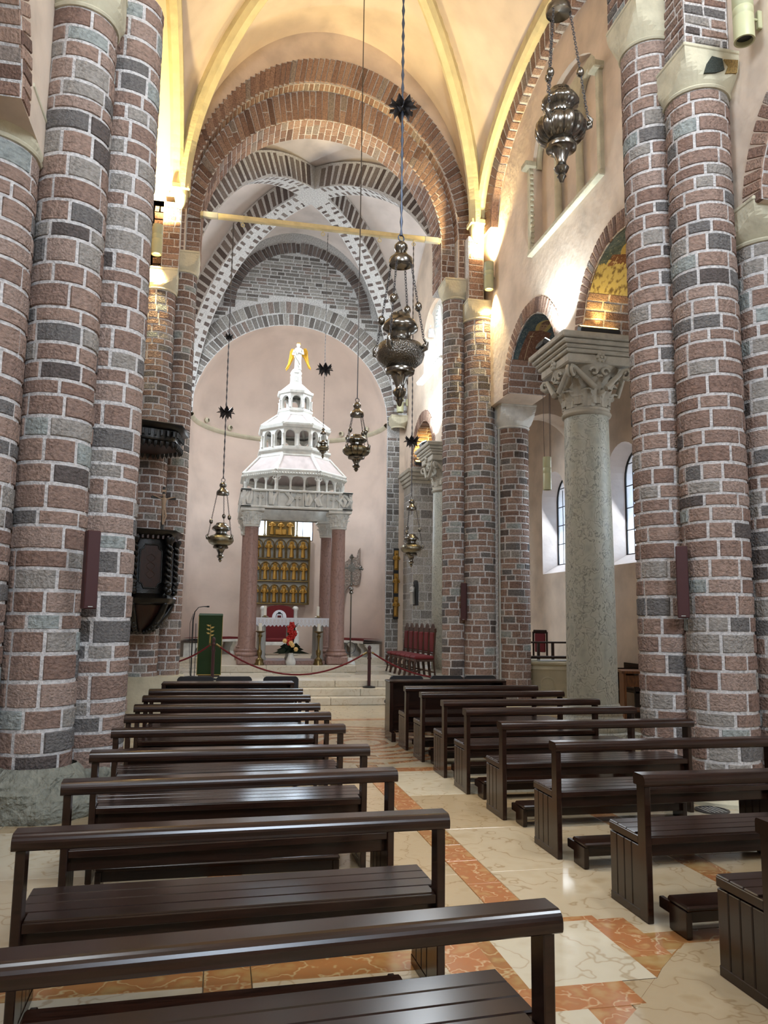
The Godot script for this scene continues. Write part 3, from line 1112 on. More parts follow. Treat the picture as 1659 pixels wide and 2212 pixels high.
func chancel_arch():
	rng.seed = 15
	var w = structure("wall_chancel_arch", "great two-order brick arch between nave and chancel")
	var X1 = Vector3(1, 0, 0)
	var zf = -14.85
	var zm = -15.08
	var zb = -15.75
	# bedding: plaster in front, mortar round the openings
	var h1 = [Vector2(-0.90, 0.0)]
	var h2 = [Vector2(-0.92, 0.0), Vector2(-0.92, 8.58), Vector2(-0.63, 8.58)]
	for i in 33:
		var t = PI - PI * i / 32
		h1.append(Vector2(1.84 + cos(t) * 2.74, 9.5 + sin(t) * 3.07))
		h2.append(Vector2(1.83 + cos(t) * 2.46, 9.45 + sin(t) * 2.46))
	h1.append(Vector2(4.58, 0.0))
	h2.append(Vector2(4.29, 8.58))
	h2.append(Vector2(4.60, 8.58))
	h2.append(Vector2(4.60, 0.0))
	var b = B.new()
	panel(b, Vector3(0, 0, zf), X1, V, Vector3(0, 0, 1), -1.75, 5.2, 0.0, 14.6, [h1])
	put(w, "plaster", b, M.plaster)
	b = B.new()
	reveal(b, h1, Vector3(0, 0, zf), h1, Vector3(0, 0, zm), X1, V, false)
	panel(b, Vector3(0, 0, zm), X1, V, Vector3(0, 0, 1), -1.75, 5.2, 0.0, 14.6, [h2])
	reveal(b, h2, Vector3(0, 0, zm), h2, Vector3(0, 0, zb), X1, V, false)
	put(w, "arch_bed", b, M.mortar)
	b = B.new()
	panel(b, Vector3(0, 0, zb), X1, V, Vector3(0, 0, -1), -1.75, 5.2, 0.0, 14.6, [h2])
	put(w, "back_plaster", b, M.plaster_pale)
	b = B.new()
	var prev = null
	for i in 49:
		var t = PI * i / 48
		var q0 = ell(Vector2(1.84, 9.5), 2.74, 3.07, t) + Vector3(0, 0, zf + 0.02)
		var q1 = ell(Vector2(1.95, 9.5), 2.95, 3.64, t) + Vector3(0, 0, zf + 0.02)
		if prev != null:
			b.qo(prev[0], q0, q1, prev[1], Vector3(0, 0, 1))
			b.quad(prev[1], q1, q1 - Vector3(0, 0, 0.05), prev[1] - Vector3(0, 0, 0.05))
		prev = [q0, q1]
	put(w, "ring_bed", b, M.mortar)
	# outer ring, inner ring and soffit of the arch
	var n = 80
	for k in n:
		var t = PI * (k + 0.5) / n
		var p = ell(Vector2(1.84, 9.5), 2.74, 3.07, t)
		var q = ell(Vector2(1.95, 9.5), 2.95, 3.64, t)
		var p2 = ell(Vector2(1.84, 9.5), 2.74, 3.07, PI * (k + 1.0) / n)
		var d = (q - p)
		var l = d.length()
		d = d.normalized()
		lay(w, (p + q) * 0.5 + Vector3(0, 0, zf + 0.04), d.cross(Vector3(0, 0, 1)) * 1.0, d, Vector3(0, 0, 1), (p2 - p).length() * 2.0 - 0.012, max(l - 0.035, 0.1), M.archp)
		var inw = -Vector3(cos(t) / 2.74, sin(t) / 3.07, 0).normalized()
		lay(w, p + inw * 0.012 + Vector3(0, 0, (zf + zm) * 0.5), Vector3(0, 0, 1), inw.cross(Vector3(0, 0, 1)) * -1.0, inw, 0.21, (p2 - p).length() * 2.0 - 0.02, M.archp)
	n = 64
	for k in n:
		var t = PI * (k + 0.5) / n
		var p = ell(Vector2(1.83, 9.45), 2.46, 2.46, t)
		var q = ell(Vector2(1.84, 9.5), 2.74, 3.07, t)
		var d = (q - p)
		var l = d.length() - 0.01
		d = d.normalized()
		var wd = 2.6 * PI / n - 0.016
		var cuts = [[0.0, l]]
		if l > 0.36 and rng.randf() < 0.45:
			var f = rng.randf_range(0.3, 0.7) * l
			cuts = [[0.0, f], [f, l]]
		for cu in cuts:
			lay(w, p + d * ((cu[0] + cu[1]) * 0.5) + Vector3(0, 0, zm + 0.012), d.cross(Vector3(0, 0, 1)), d, Vector3(0, 0, 1), wd, cu[1] - cu[0] - 0.016, M.archp)
	var sof = structure("trim_1", "soffit stones of the great brick arch")
	n = 56
	for k in n:
		var t = PI * (k + 0.5) / n
		var dir = Vector3(cos(t), sin(t), 0)
		var z = zm
		while z > zb + 0.05:
			var l = rng.randf_range(0.16, 0.34)
			if z - l - zb < 0.1:
				l = z - zb
			lay(sof, Vector3(1.83, 9.45, 0) + dir * 2.448 + Vector3(0, 0, z - l * 0.5), Vector3(0, 0, -1), (-dir).cross(Vector3(0, 0, -1)), -dir, l - 0.016, 2.46 * PI / n - 0.016, M.archp)
			z -= l
	# jambs above the capitals
	var ch = [0.11, 0.15]
	var bl = [0.2, 0.34]
	w = structure("trim_6", "brick jambs above the capitals of the great arch")
	face(w, Vector3(4.30, 8.6, zm + 0.012), X1, V, Vector3(0, 0, 1), 0.29, 0.86, ch, bl, M.archp)
	face(w, Vector3(-0.90, 8.6, zm + 0.012), X1, V, Vector3(0, 0, 1), 0.27, 0.86, ch, bl, M.archp)
	face(w, Vector3(4.278, 8.6, zb), Vector3(0, 0, 1), V, Vector3(-1, 0, 0), 0.66, 0.86, ch, bl, M.archp)
	face(w, Vector3(-0.618, 8.6, zm), Vector3(0, 0, -1), V, Vector3(1, 0, 0), 0.66, 0.86, ch, bl, M.archp)
	face(w, Vector3(4.60, 8.05, zf + 0.012), X1, V, Vector3(0, 0, 1), 0.55, 1.45, ch, bl, M.archp)
	face(w, Vector3(-1.5, 8.05, zf + 0.012), X1, V, Vector3(0, 0, 1), 0.58, 1.45, ch, bl, M.archp)
	face(w, Vector3(4.72, 8.05, -14.55), X1, V, Vector3(0, 0, 1), 0.32, 1.3, ch, bl, M.archp)
	b = B.new()
	b.box(Vector3(4.88, 8.75, -14.7), Vector3(0.32, 1.4, 0.28))
	b.box(Vector3(-1.14, 8.75, -14.7), Vector3(0.32, 1.4, 0.28))
	put(w, "pilaster_bed", b, M.mortar)
	face(w, Vector3(-1.30, 8.05, -14.55), X1, V, Vector3(0, 0, 1), 0.32, 1.3, ch, bl, M.archp)
	# iron-shod tie beam across the arch
	var tb = thing("tie_beam", "pale painted timber tie beam spanning the great brick arch", "beam", Vector3(1.8, 9.5, -15.0))
	b = B.new()
	b.box(Vector3(0, 0, 0), Vector3(4.9, 0.10, 0.10), 0.012)
	put(tb, "timber", b, M.ribstone)
	for sx in [-1.0, 1.0]:
		b = B.new()
		b.box(Vector3(sx * 2.25, 0, 0), Vector3(0.3, 0.112, 0.112), 0.012)
		put(tb, "end_shoe", b, M.pipe_grey)
	for x in [-1.62, -0.02, 1.15, 1.87]:
		b = B.new()
		b.tube([Vector3(x, 0.06, 0), Vector3(x, -0.1, 0)], 0.012, 6)
		b.ring(Vector3(x, -0.13, 0), 0.035, 0.01, 12, Basis(Vector3(1, 0, 0), PI / 2))
		put(tb, "hook", b, M.ribstone)

# ---------------------------------------------------------------- chancel and apse
func chancel():
	rng.seed = 27
	# crossing ribs
	var labels = ["brick vault rib crossing the chancel, springing beside the three-light window", "brick vault rib crossing the chancel, springing opposite the three-light window"]
	for rr in 2:
		var sx = 1.0 if rr == 0 else -1.0
		var t = thing("vault_rib", labels[rr], "rib", Vector3(1.95, 7.3, -18.8))
		var hx = 3.05 * sx
		var hz = 3.05
		var side = Vector3(hz, 0, hx).normalized()   # horizontal, square to the rib
		var path = []
		for i in 41:
			var a = PI * i / 40
			path.append(Vector3(-cos(a) * hx, 5.0 * sin(a), cos(a) * hz))
		var b = B.new()
		sweep(b, path, side, [[-0.26, -0.6], [-0.26, 0.0], [0.26, 0.0], [0.26, -0.6]])
		put(t, "rib_core", b, M.mortar_white)
		var n = 72
		for k in n:
			var a = PI * (k + 0.5) / n
			var p = Vector3(-cos(a) * hx, 5.0 * sin(a), cos(a) * hz)
			var tg = Vector3(sin(a) * hx, 5.0 * cos(a), -sin(a) * hz)
			var step = tg.length() * PI / n
			tg = tg.normalized()
			var up = side.cross(tg)
			if up.y < 0.0:
				up = -up
			if absf(a - PI * 0.5) < 0.07:
				continue
			for s in [-1.0, 1.0]:
				lay(t, p + side * (s * 0.268) + up * (0.29 + jit(0.02)), tg, up, side * s, step * rng.randf_range(0.6, 0.78), 0.5 + jit(0.05), M.ribp)
			for s in [-1.0, 1.0]:
				var bl = rng.randf_range(0.12, 0.21)
				lay(t, p - up * 0.005 + tg * jit(0.03) + side * (s * (0.25 - bl * 0.5 - rng.randf() * 0.03)), (side + tg * jit(0.18)).normalized(), tg, -up, bl, step * rng.randf_range(0.45, 0.62), M.ribp)
	# wall over the apse
	var w = structure("wall_apse", "rubble wall over the apse with two brick arches")
	var X1 = Vector3(1, 0, 0)
	var hole = [Vector2(-0.97, 0.4)]
	for i in 33:
		var a = PI - PI * i / 32
		hole.append(Vector2(1.83 + cos(a) * 2.8, 7.25 + sin(a) * 2.8))
	hole.append(Vector2(4.63, 0.4))
	var b = B.new()
	panel(b, Vector3(0, 0, -22.0), X1, V, Vector3(0, 0, 1), -1.75, 5.2, 0.0, 14.6, [hole])
	put(w, "mortar_bed", b, M.mortar_white)
	b = B.new()
	reveal(b, hole, Vector3(0, 0, -22.0), hole, Vector3(0, 0, -22.3), X1, V, false)
	put(w, "arch_reveal", b, M.plaster_apse)
	var n = 62
	for ring in 2:
		var r0 = [2.81, 3.17][ring]
		var th = [0.34, 0.36][ring]
		for k in n:
			var a = PI * (k + 0.5 + 0.5 * ring) / n
			var d = Vector3(cos(a), sin(a), 0)
			var ext = th - 0.02 + jit(0.015)
			lay(w, Vector3(1.83, 7.25, -21.985) + d * (r0 + th * 0.5), d.cross(Vector3(0, 0, 1)), d, Vector3(0, 0, 1), (r0 + th * 0.5) * PI / n - 0.025, ext, M.greyp)
	n = 50
	for k in n:
		var a = PI * (k + 0.5) / n
		var d = Vector3(cos(a), sin(a), 0)
		var ext = 0.3 + jit(0.04)
		lay(w, Vector3(1.95, 10.45, -21.96) + d * 1.98, d.cross(Vector3(0, 0, 1)), d, Vector3(0, 0, 1), 1.98 * PI / n - 0.03, ext, M.ribp)
	var rub = structure("trim_2", "rubble stones between the arches over the apse")
	face(rub, Vector3(-1.4, 7.6, -21.985), X1, V, Vector3(0, 0, 1), 6.5, 4.65, [0.085, 0.13], [0.18, 0.42], M.greyp, 0.03, func(p):
		var q = Vector2(p.x, p.y)
		var inside = q.distance_to(Vector2(1.95, 10.45)) < 1.76 or (q.y < 10.45 and absf(q.x - 1.95) < 2.9)
		return inside and q.distance_to(Vector2(1.83, 7.25)) > 3.66)
	var jm = structure("trim_3", "rough grey stones of the apse jamb")
	face(jm, Vector3(4.64, 0.42, -21.985), X1, V, Vector3(0, 0, 1), 0.52, 6.5, [0.12, 0.2], [0.2, 0.34], M.greyp, 0.03)
	# apse: half drum, moulded string course, half dome; window openings in the drum
	var ap = structure("wall_apse_drum", "smooth pink plaster apse with a half dome")
	b = B.new()
	var C = Vector3(1.83, 0, -22.0)
	var ys = [0.5, 4.05, 4.4, 5.0, 5.45, 7.25]
	var na = 60
	for i in na:
		var a0 = -PI / 2 + PI * i / na
		var a1 = -PI / 2 + PI * (i + 1) / na
		var open = absf((a0 + a1) * 0.5) < deg_to_rad(21.0)
		for j in ys.size() - 1:
			if open and j >= 1 and j <= 3:
				continue
			var d0 = Vector3(sin(a0), 0, -cos(a0))
			var d1 = Vector3(sin(a1), 0, -cos(a1))
			b.qn(C + d0 * 2.8 + V * ys[j], C + d1 * 2.8 + V * ys[j], C + d1 * 2.8 + V * ys[j + 1], C + d0 * 2.8 + V * ys[j + 1], -d0, -d1, -d1, -d0)
	for i in na:
		var a0 = -PI / 2 + PI * i / na
		var a1 = -PI / 2 + PI * (i + 1) / na
		for j in 20:
			var q = []
			for e in [[a0, j], [a1, j], [a1, j + 1], [a0, j + 1]]:
				var el = PI * 0.5 * e[1] / 20
				q.append(Vector3(sin(e[0]) * cos(el), sin(el), -cos(e[0]) * cos(el)))
			var Y = Vector3(0, 7.25, 0)
			b.qn(C + Y + q[0] * 2.8, C + Y + q[1] * 2.8, C + Y + q[2] * 2.8, C + Y + q[3] * 2.8, -q[0], -q[1], -q[2], -q[3])
	put(ap, "plaster", b, M.plaster_apse)
	b = B.new()
	b.lathe([[2.8, 7.18], [2.74, 7.2], [2.70, 7.26], [2.74, 7.31], [2.8, 7.33]], 60, Transform3D(Basis(), C), PI / 2, PI * 1.5)
	put(ap, "string_course", b, M.limestone)
	b = B.new()
	for a in [-60, -38, 40, 62]:
		var d = Vector3(sin(deg_to_rad(a)), 0, -cos(deg_to_rad(a)))
		b.lathe([[0.05, -0.06], [0.09, 0], [0.05, 0.06]], 12, Transform3D(Basis(Vector3.UP, -deg_to_rad(a)) * Basis(Vector3(1, 0, 0), PI / 2), C + d * 2.74 + V * 7.43))
	put(ap, "bracket", b, M.limestone)
	var wn = structure("window_7", "bright apse window of three lights behind the altarpiece")
	b = B.new()
	for a in [-21, -7.2, 7.2, 21]:
		var d = Vector3(sin(deg_to_rad(a)), 0, -cos(deg_to_rad(a)))
		b.box(C + d * 2.86 + V * 4.75, Vector3(0.07, 1.4, 0.12), 0.01, Basis(Vector3.UP, -deg_to_rad(a)))
	for a in [-14, 0, 14]:
		var d = Vector3(sin(deg_to_rad(a)), 0, -cos(deg_to_rad(a)))
		b.box(C + d * 2.86 + V * 4.05, Vector3(0.72, 0.06, 0.12), 0.01, Basis(Vector3.UP, -deg_to_rad(a)))
		b.box(C + d * 2.86 + V * 4.62, Vector3(0.02, 1.2, 0.03), 0.0, Basis(Vector3.UP, -deg_to_rad(a)))
	put(wn, "frame", b, M.maroon)
	b = B.new()
	for a in [-14, 0, 14]:
		var d = Vector3(sin(deg_to_rad(a)), 0, -cos(deg_to_rad(a)))
		b.box(C + d * 2.87 + V * 4.75, Vector3(0.66, 1.4, 0.006), 0.0, Basis(Vector3.UP, -deg_to_rad(a)))
	put(wn, "pane", b, M.window_glass)
	# side wall of the chancel below the arcade: stone pilaster with impost, then open arch
	var sw = structure("wall_chancel", "pale squared stones of the chancel pilaster")
	b = B.new()
	b.box(Vector3(5.53, 2.95, -21.46), Vector3(0.76, 5.85, 1.12))
	put(sw, "core", b, M.mortar_white)
	face(sw, Vector3(5.142, 0.42, -20.9), Vector3(0, 0, -1), V, Vector3(-1, 0, 0), 1.1, 5.0, [0.16, 0.3], [0.25, 0.5], M.palep, 0.025)
	face(sw, Vector3(5.15, 0.42, -20.89), X1, V, Vector3(0, 0, 1), 0.75, 5.0, [0.16, 0.26], [0.22, 0.42], M.palep, 0.025)
	b = B.new()
	for k in 4:
		b.box(Vector3(5.53, 5.44 + k * 0.1, -21.4), Vector3(0.86 + k * 0.09, 0.1, 1.1 + k * 0.09), 0.015)
	put(sw, "impost", b, M.cap_marble)
	# corbelled capital under the vault rib
	cushion("small pale cushion capital under the vault rib at the apse corner", Vector2(4.93, -21.85), 0.2, 0.26, 7.14, 7.5, M.limestone)
	# rest of the chancel behind the far arcade (outer wall of that aisle is shared); closing wall
	var cl = structure("wall_east", "plaster wall closing the aisles at the east end")
	b = B.new()
	b.box(Vector3(7.0, 3.8, -22.1), Vector3(4.0, 7.8, 0.3))
	b.box(Vector3(-3.6, 3.8, -22.1), Vector3(4.2, 7.8, 0.3))
	put(cl, "plaster", b, M.plaster)
	face(cl, Vector3(5.95, 3.5, -21.94), X1, V, Vector3(0, 0, 1), 2.1, 3.9, [0.12, 0.2], [0.2, 0.4], M.greyp, 0.03)

# ---------------------------------------------------------------- piers
func piers():
	var L = "mauve and grey stone shaft, "
	var big = [0.12, 0.21]
	var bl = [0.18, 0.42]
	var sm = [0.105, 0.155]
	var bs = [0.16, 0.34]
	# bearing of the free side in degrees: 0 faces the west door (+z), -90 faces the far nave wall
	brick_column("mauve stone nave shaft beside the marble column's bay, on the aisle edge of its pier", Vector2(4.60, -7.5), 0.31, 0.0, 8.1, -55, 105, big, bl, M.nave, 101)
	brick_column("mauve stone corner shaft carrying a slim maroon loudspeaker, with a patched capital", Vector2(4.86, -7.02), 0.325, 0.0, 7.2, -45, 110, big, bl, M.nave, 102)
	brick_column("mauve stone arcade shaft under a white block capital beside the patched capital's shaft", Vector2(5.52, -6.93), 0.33, 0.0, 5.55, -40, 105, big, bl, M.nave, 103)
	brick_column("grey and mauve stone nave shaft between the pulpit and the maroon loudspeaker", Vector2(-1.15, -8.05), 0.33, 0.0, 8.1, 35, 105, [0.13, 0.25], [0.22, 0.5], M.leftp, 104)
	brick_column("grey and mauve stone corner shaft standing on a rough boulder base", Vector2(-1.53, -7.55), 0.325, 0.36, 7.4, 20, 110, [0.13, 0.25], [0.22, 0.5], M.leftp, 105)
	brick_column("grey and mauve stone arcade shaft under a broad worn block capital", Vector2(-2.17, -7.2), 0.41, 0.0, 5.75, 20, 105, [0.13, 0.24], [0.25, 0.5], M.leftp, 106)
	brick_column("slim mauve stone shaft carrying the great brick arch beside the red chairs", Vector2(4.56, -15.0), 0.25, 0.1, 8.17, -40, 110, sm, bs, M.nave, 107)
	brick_column("mauve stone shaft under the lit cylinder sconce, beside the red chairs' shaft", Vector2(5.0, -14.76), 0.315, 0.1, 7.66, -35, 105, sm, bs, M.nave, 108)
	brick_column("mauve stone arcade shaft next to the stone parapet in the aisle", Vector2(5.63, -14.55), 0.31, 0.14, 5.42, -20, 110, sm, bs, M.nave, 109)
	brick_column("slim mauve stone shaft carrying the great brick arch beside the pulpit", Vector2(-0.90, -15.0), 0.25, 0.1, 8.17, 30, 110, sm, bs, M.nave, 110)
	brick_column("mauve stone shaft behind the carved pulpit", Vector2(-1.32, -14.7), 0.315, 0.1, 7.63, 20, 105, sm, bs, M.nave, 111)
	# rough base stones
	for p in [["rough grey green boulder under the corner shaft", Vector2(-1.47, -7.45), 0.53, 0.40, 31], ["low rough boulder under the nave shaft behind the pews", Vector2(-1.15, -7.98), 0.46, 0.3, 32]]:
		rng.seed = p[4]
		var t = thing("base_boulder", p[0], "boulder", Vector3(p[1].x, 0, p[1].y))
		var b = B.new()
		var nz = FastNoiseLite.new()
		nz.seed = p[4]
		nz.frequency = 1.6
		var rows = []
		for i in 8:
			var q = i / 7.0
			var row = []
			for j in 28:
				var a = TAU * j / 28
				var r = p[2] * (1.0 - 0.42 * q * q) * (1.0 + 0.22 * nz.get_noise_3d(cos(a), q * 0.8, sin(a)))
				row.append(Vector3(sin(a) * r, q * p[3], cos(a) * r))
			rows.append(row)
		for i in 7:
			for j in 28:
				var k = (j + 1) % 28
				b.qo(rows[i][j], rows[i][k], rows[i + 1][k], rows[i + 1][j], rows[i][j] * Vector3(1, 0, 1))
		put(t, "stone", b, M.boulder)
	# plinths of the far and near piers
	for p in [["pale stone plinth under the shaft next to the stone parapet", 5.63, -14.55, 0.38, 0.15], ["pale stone plinth under the shaft beside the red chairs", 4.75, -14.9, 0.5, 0.1], ["worn pale stone plinth under the pulpit's shafts", -1.15, -14.85, 0.62, 0.62], ["low pale stone plinth under the patched capital's shaft", 4.95, -7.15, 0.62, 0.07]]:
		var t = thing("plinth", p[0], "plinth", Vector3(p[1], 0, p[2]))
		var b = B.new()
		b.lathe([[p[3] + 0.03, 0], [p[3] + 0.03, p[4] * 0.5], [p[3], p[4] * 0.65], [p[3] - 0.02, p[4]], [0.0, p[4]]], 32)
		put(t, "stone", b, M.limestone)
	# solid cores that tie each pier together
	for p in [["wall_pier_near_arcade", 5.42, -7.7, 0.8, 0.9, 8.1], ["wall_pier_far_arcade", 5.38, -15.2, 1.1, 1.2, 8.0], ["wall_pier_near", -2.0, -8.3, 1.5, 1.0, 9.6], ["wall_pier_far", -1.6, -15.35, 1.2, 1.0, 9.6]]:
		var s = structure(p[0], "rubble core of a compound pier")
		var b = B.new()
		b.box(Vector3(p[1], p[5] * 0.5, p[2]), Vector3(p[3], p[5], p[4]))
		put(s, "core", b, M.mortar)
	# capitals
	var lime = M.limestone
	cushion("pale ringed cushion capital on the nave shaft beside the trifora bay", Vector2(4.60, -7.5), 0.31, 0.335, 8.1, 8.62, lime)
	cushion("patched cushion capital with a dark green stone and a yellow stain", Vector2(4.86, -7.02), 0.325, 0.345, 7.2, 7.66, M.limestone)
	cushion("white block capital on the arcade shaft beside the patched capital", Vector2(5.52, -6.93), 0.33, 0.40, 5.55, 5.95, lime)
	cushion("large pale cushion capital high on the boulder-based shaft", Vector2(-1.53, -7.55), 0.325, 0.37, 7.4, 7.9, lime)
	cushion("broad worn block capital on the arcade shaft opposite", Vector2(-2.17, -7.2), 0.41, 0.42, 5.75, 6.25, lime)
	cushion("small yellow-lit cushion capital of the great arch by the red chairs", Vector2(4.56, -15.0), 0.25, 0.28, 8.17, 8.6, lime)
	cushion("yellow-lit cushion capital just below the lit wall sconce", Vector2(5.0, -14.76), 0.315, 0.34, 7.66, 8.06, lime)
	cushion("white cushion capital on the arcade shaft next to the stone parapet", Vector2(5.63, -14.55), 0.31, 0.36, 5.42, 5.89, M.white_stone)
	cushion("small cushion capital of the great arch above the pulpit canopy", Vector2(-0.90, -15.0), 0.25, 0.28, 8.17, 8.6, lime)
	cushion("brightly lit cushion capital under the far sconce above the pulpit", Vector2(-1.32, -14.7), 0.315, 0.34, 7.63, 8.06, lime)
	# patch on the broken capital
	rng.seed = 41
	var pt = thing("capital_patch", "dark green stone let into the broken face of the cushion capital", "patch", Vector3(4.84, 7.42, -6.668))
	var b = B.new()
	b.prism([Vector2(-0.12, -0.10), Vector2(0.02, -0.07), Vector2(0.12, -0.02), Vector2(0.10, 0.10), Vector2(-0.02, 0.11), Vector2(-0.08, 0.02)], -0.03, 0.012)
	put(pt, "green_stone", b, mat("green_stone", Color(0.22, 0.25, 0.22), 0.7, "grain", 4.0, "rough", 1.0))
	b = B.new()
	b.prism([Vector2(0.13, -0.06), Vector2(0.27, -0.03), Vector2(0.29, 0.12), Vector2(0.12, 0.10), Vector2(0.17, 0.03)], -0.03, 0.008)
	put(pt, "ochre_stone", b, mat("ochre_stone", Color(0.62, 0.50, 0.28), 0.8, "grain", 4.0))
	# square brick pilasters above the capitals
	rng.seed = 43
	var pl = structure("trim_4", "square brick pilasters rising above the near capitals")
	b = B.new()
	b.box(Vector3(4.60, 9.7, -7.55), Vector3(0.60, 2.2, 0.62))
	b.box(Vector3(4.88, 8.8, -7.08), Vector3(0.52, 2.3, 0.52))
	b.box(Vector3(-2.2, 7.9, -7.3), Vector3(0.84, 3.3, 0.84))
	b.box(Vector3(-1.53, 9.0, -7.6), Vector3(0.5, 2.2, 0.5))
	put(pl, "mortar_core", b, M.mortar)
	var X1 = Vector3(1, 0, 0)
	face(pl, Vector3(4.30, 8.62, -7.228), X1, V, Vector3(0, 0, 1), 0.6, 2.1, [0.12, 0.16], [0.2, 0.36], M.nave)
	face(pl, Vector3(4.288, 8.62, -7.86), Vector3(0, 0, 1), V, Vector3(-1, 0, 0), 0.62, 2.1, [0.12, 0.16], [0.2, 0.36], M.nave)
	face(pl, Vector3(4.62, 7.66, -6.808), X1, V, Vector3(0, 0, 1), 0.52, 2.2, [0.09, 0.13], [0.2, 0.36], M.nave, 0.026)
	face(pl, Vector3(4.608, 7.66, -7.34), Vector3(0, 0, 1), V, Vector3(-1, 0, 0), 0.52, 2.2, [0.09, 0.13], [0.2, 0.36], M.nave, 0.026)
	face(pl, Vector3(-2.62, 6.26, -6.868), X1, V, Vector3(0, 0, 1), 0.84, 3.2, [0.13, 0.17], [0.25, 0.42], M.leftp)
	face(pl, Vector3(-1.768, 6.26, -6.88), Vector3(0, 0, -1), V, Vector3(1, 0, 0), 0.84, 3.2, [0.13, 0.17], [0.2, 0.42], M.leftp)
	# thin conduits in the hollows between shafts
	for c in [["pale grey conduit pipe in the hollow beside the maroon loudspeaker", 4.72, -7.25, 7.0], ["pale grey conduit pipe in the hollow below the lit sconce", 5.32, -14.50, 7.4]]:
		var t = thing("conduit_pipe", c[0], "pipe", Vector3(c[1], 0.1, c[2]))
		b = B.new()
		b.tube([Vector3.ZERO, Vector3(0, c[3], 0)], 0.024, 8)
		put(t, "pipe", b, M.pipe_grey)
	marble_column(Vector2(5.39, -10.85), "tall grey veined marble column with acanthus capital beside the honey wood desk")
	marble_column(Vector2(5.36, -18.3), "marble column with acanthus capital in the chancel behind the red chairs")

func leaf(b, xf, h, w, curl, lobes = 4):
	# acanthus leaf: climbs the bell, then curls out and down
	var n = 9
	var rows = []
	for i in n + 1:
		var q = float(i) / n
		var y = h * min(q * 1.12, 1.0) - max(0.0, q - 0.86) * h * 1.1
		var z = 0.02 + curl * pow(q, 3.0)
		var hw = w * 0.5 * (0.75 + 0.25 * sin(q * PI)) * (1.0 - 0.65 * pow(q, 4.0)) * (1.0 + 0.16 * sin(q * lobes * TAU))
		rows.append([Vector3(-hw, y, z - 0.03), Vector3(-hw * 0.5, y, z + 0.012), Vector3(0, y, z - 0.006), Vector3(hw * 0.5, y, z + 0.012), Vector3(hw, y, z - 0.03)])
	for i in n:
		for j in 4:
			b.quad(xf * rows[i][j], xf * rows[i][j + 1], xf * rows[i + 1][j + 1], xf * rows[i + 1][j])
	for i in n:
		for s in [0, 4]:
			var back = Vector3(0, 0, -0.035)
			b.quad(xf * rows[i][s], xf * rows[i + 1][s], xf * (rows[i + 1][s] + back), xf * (rows[i][s] + back))

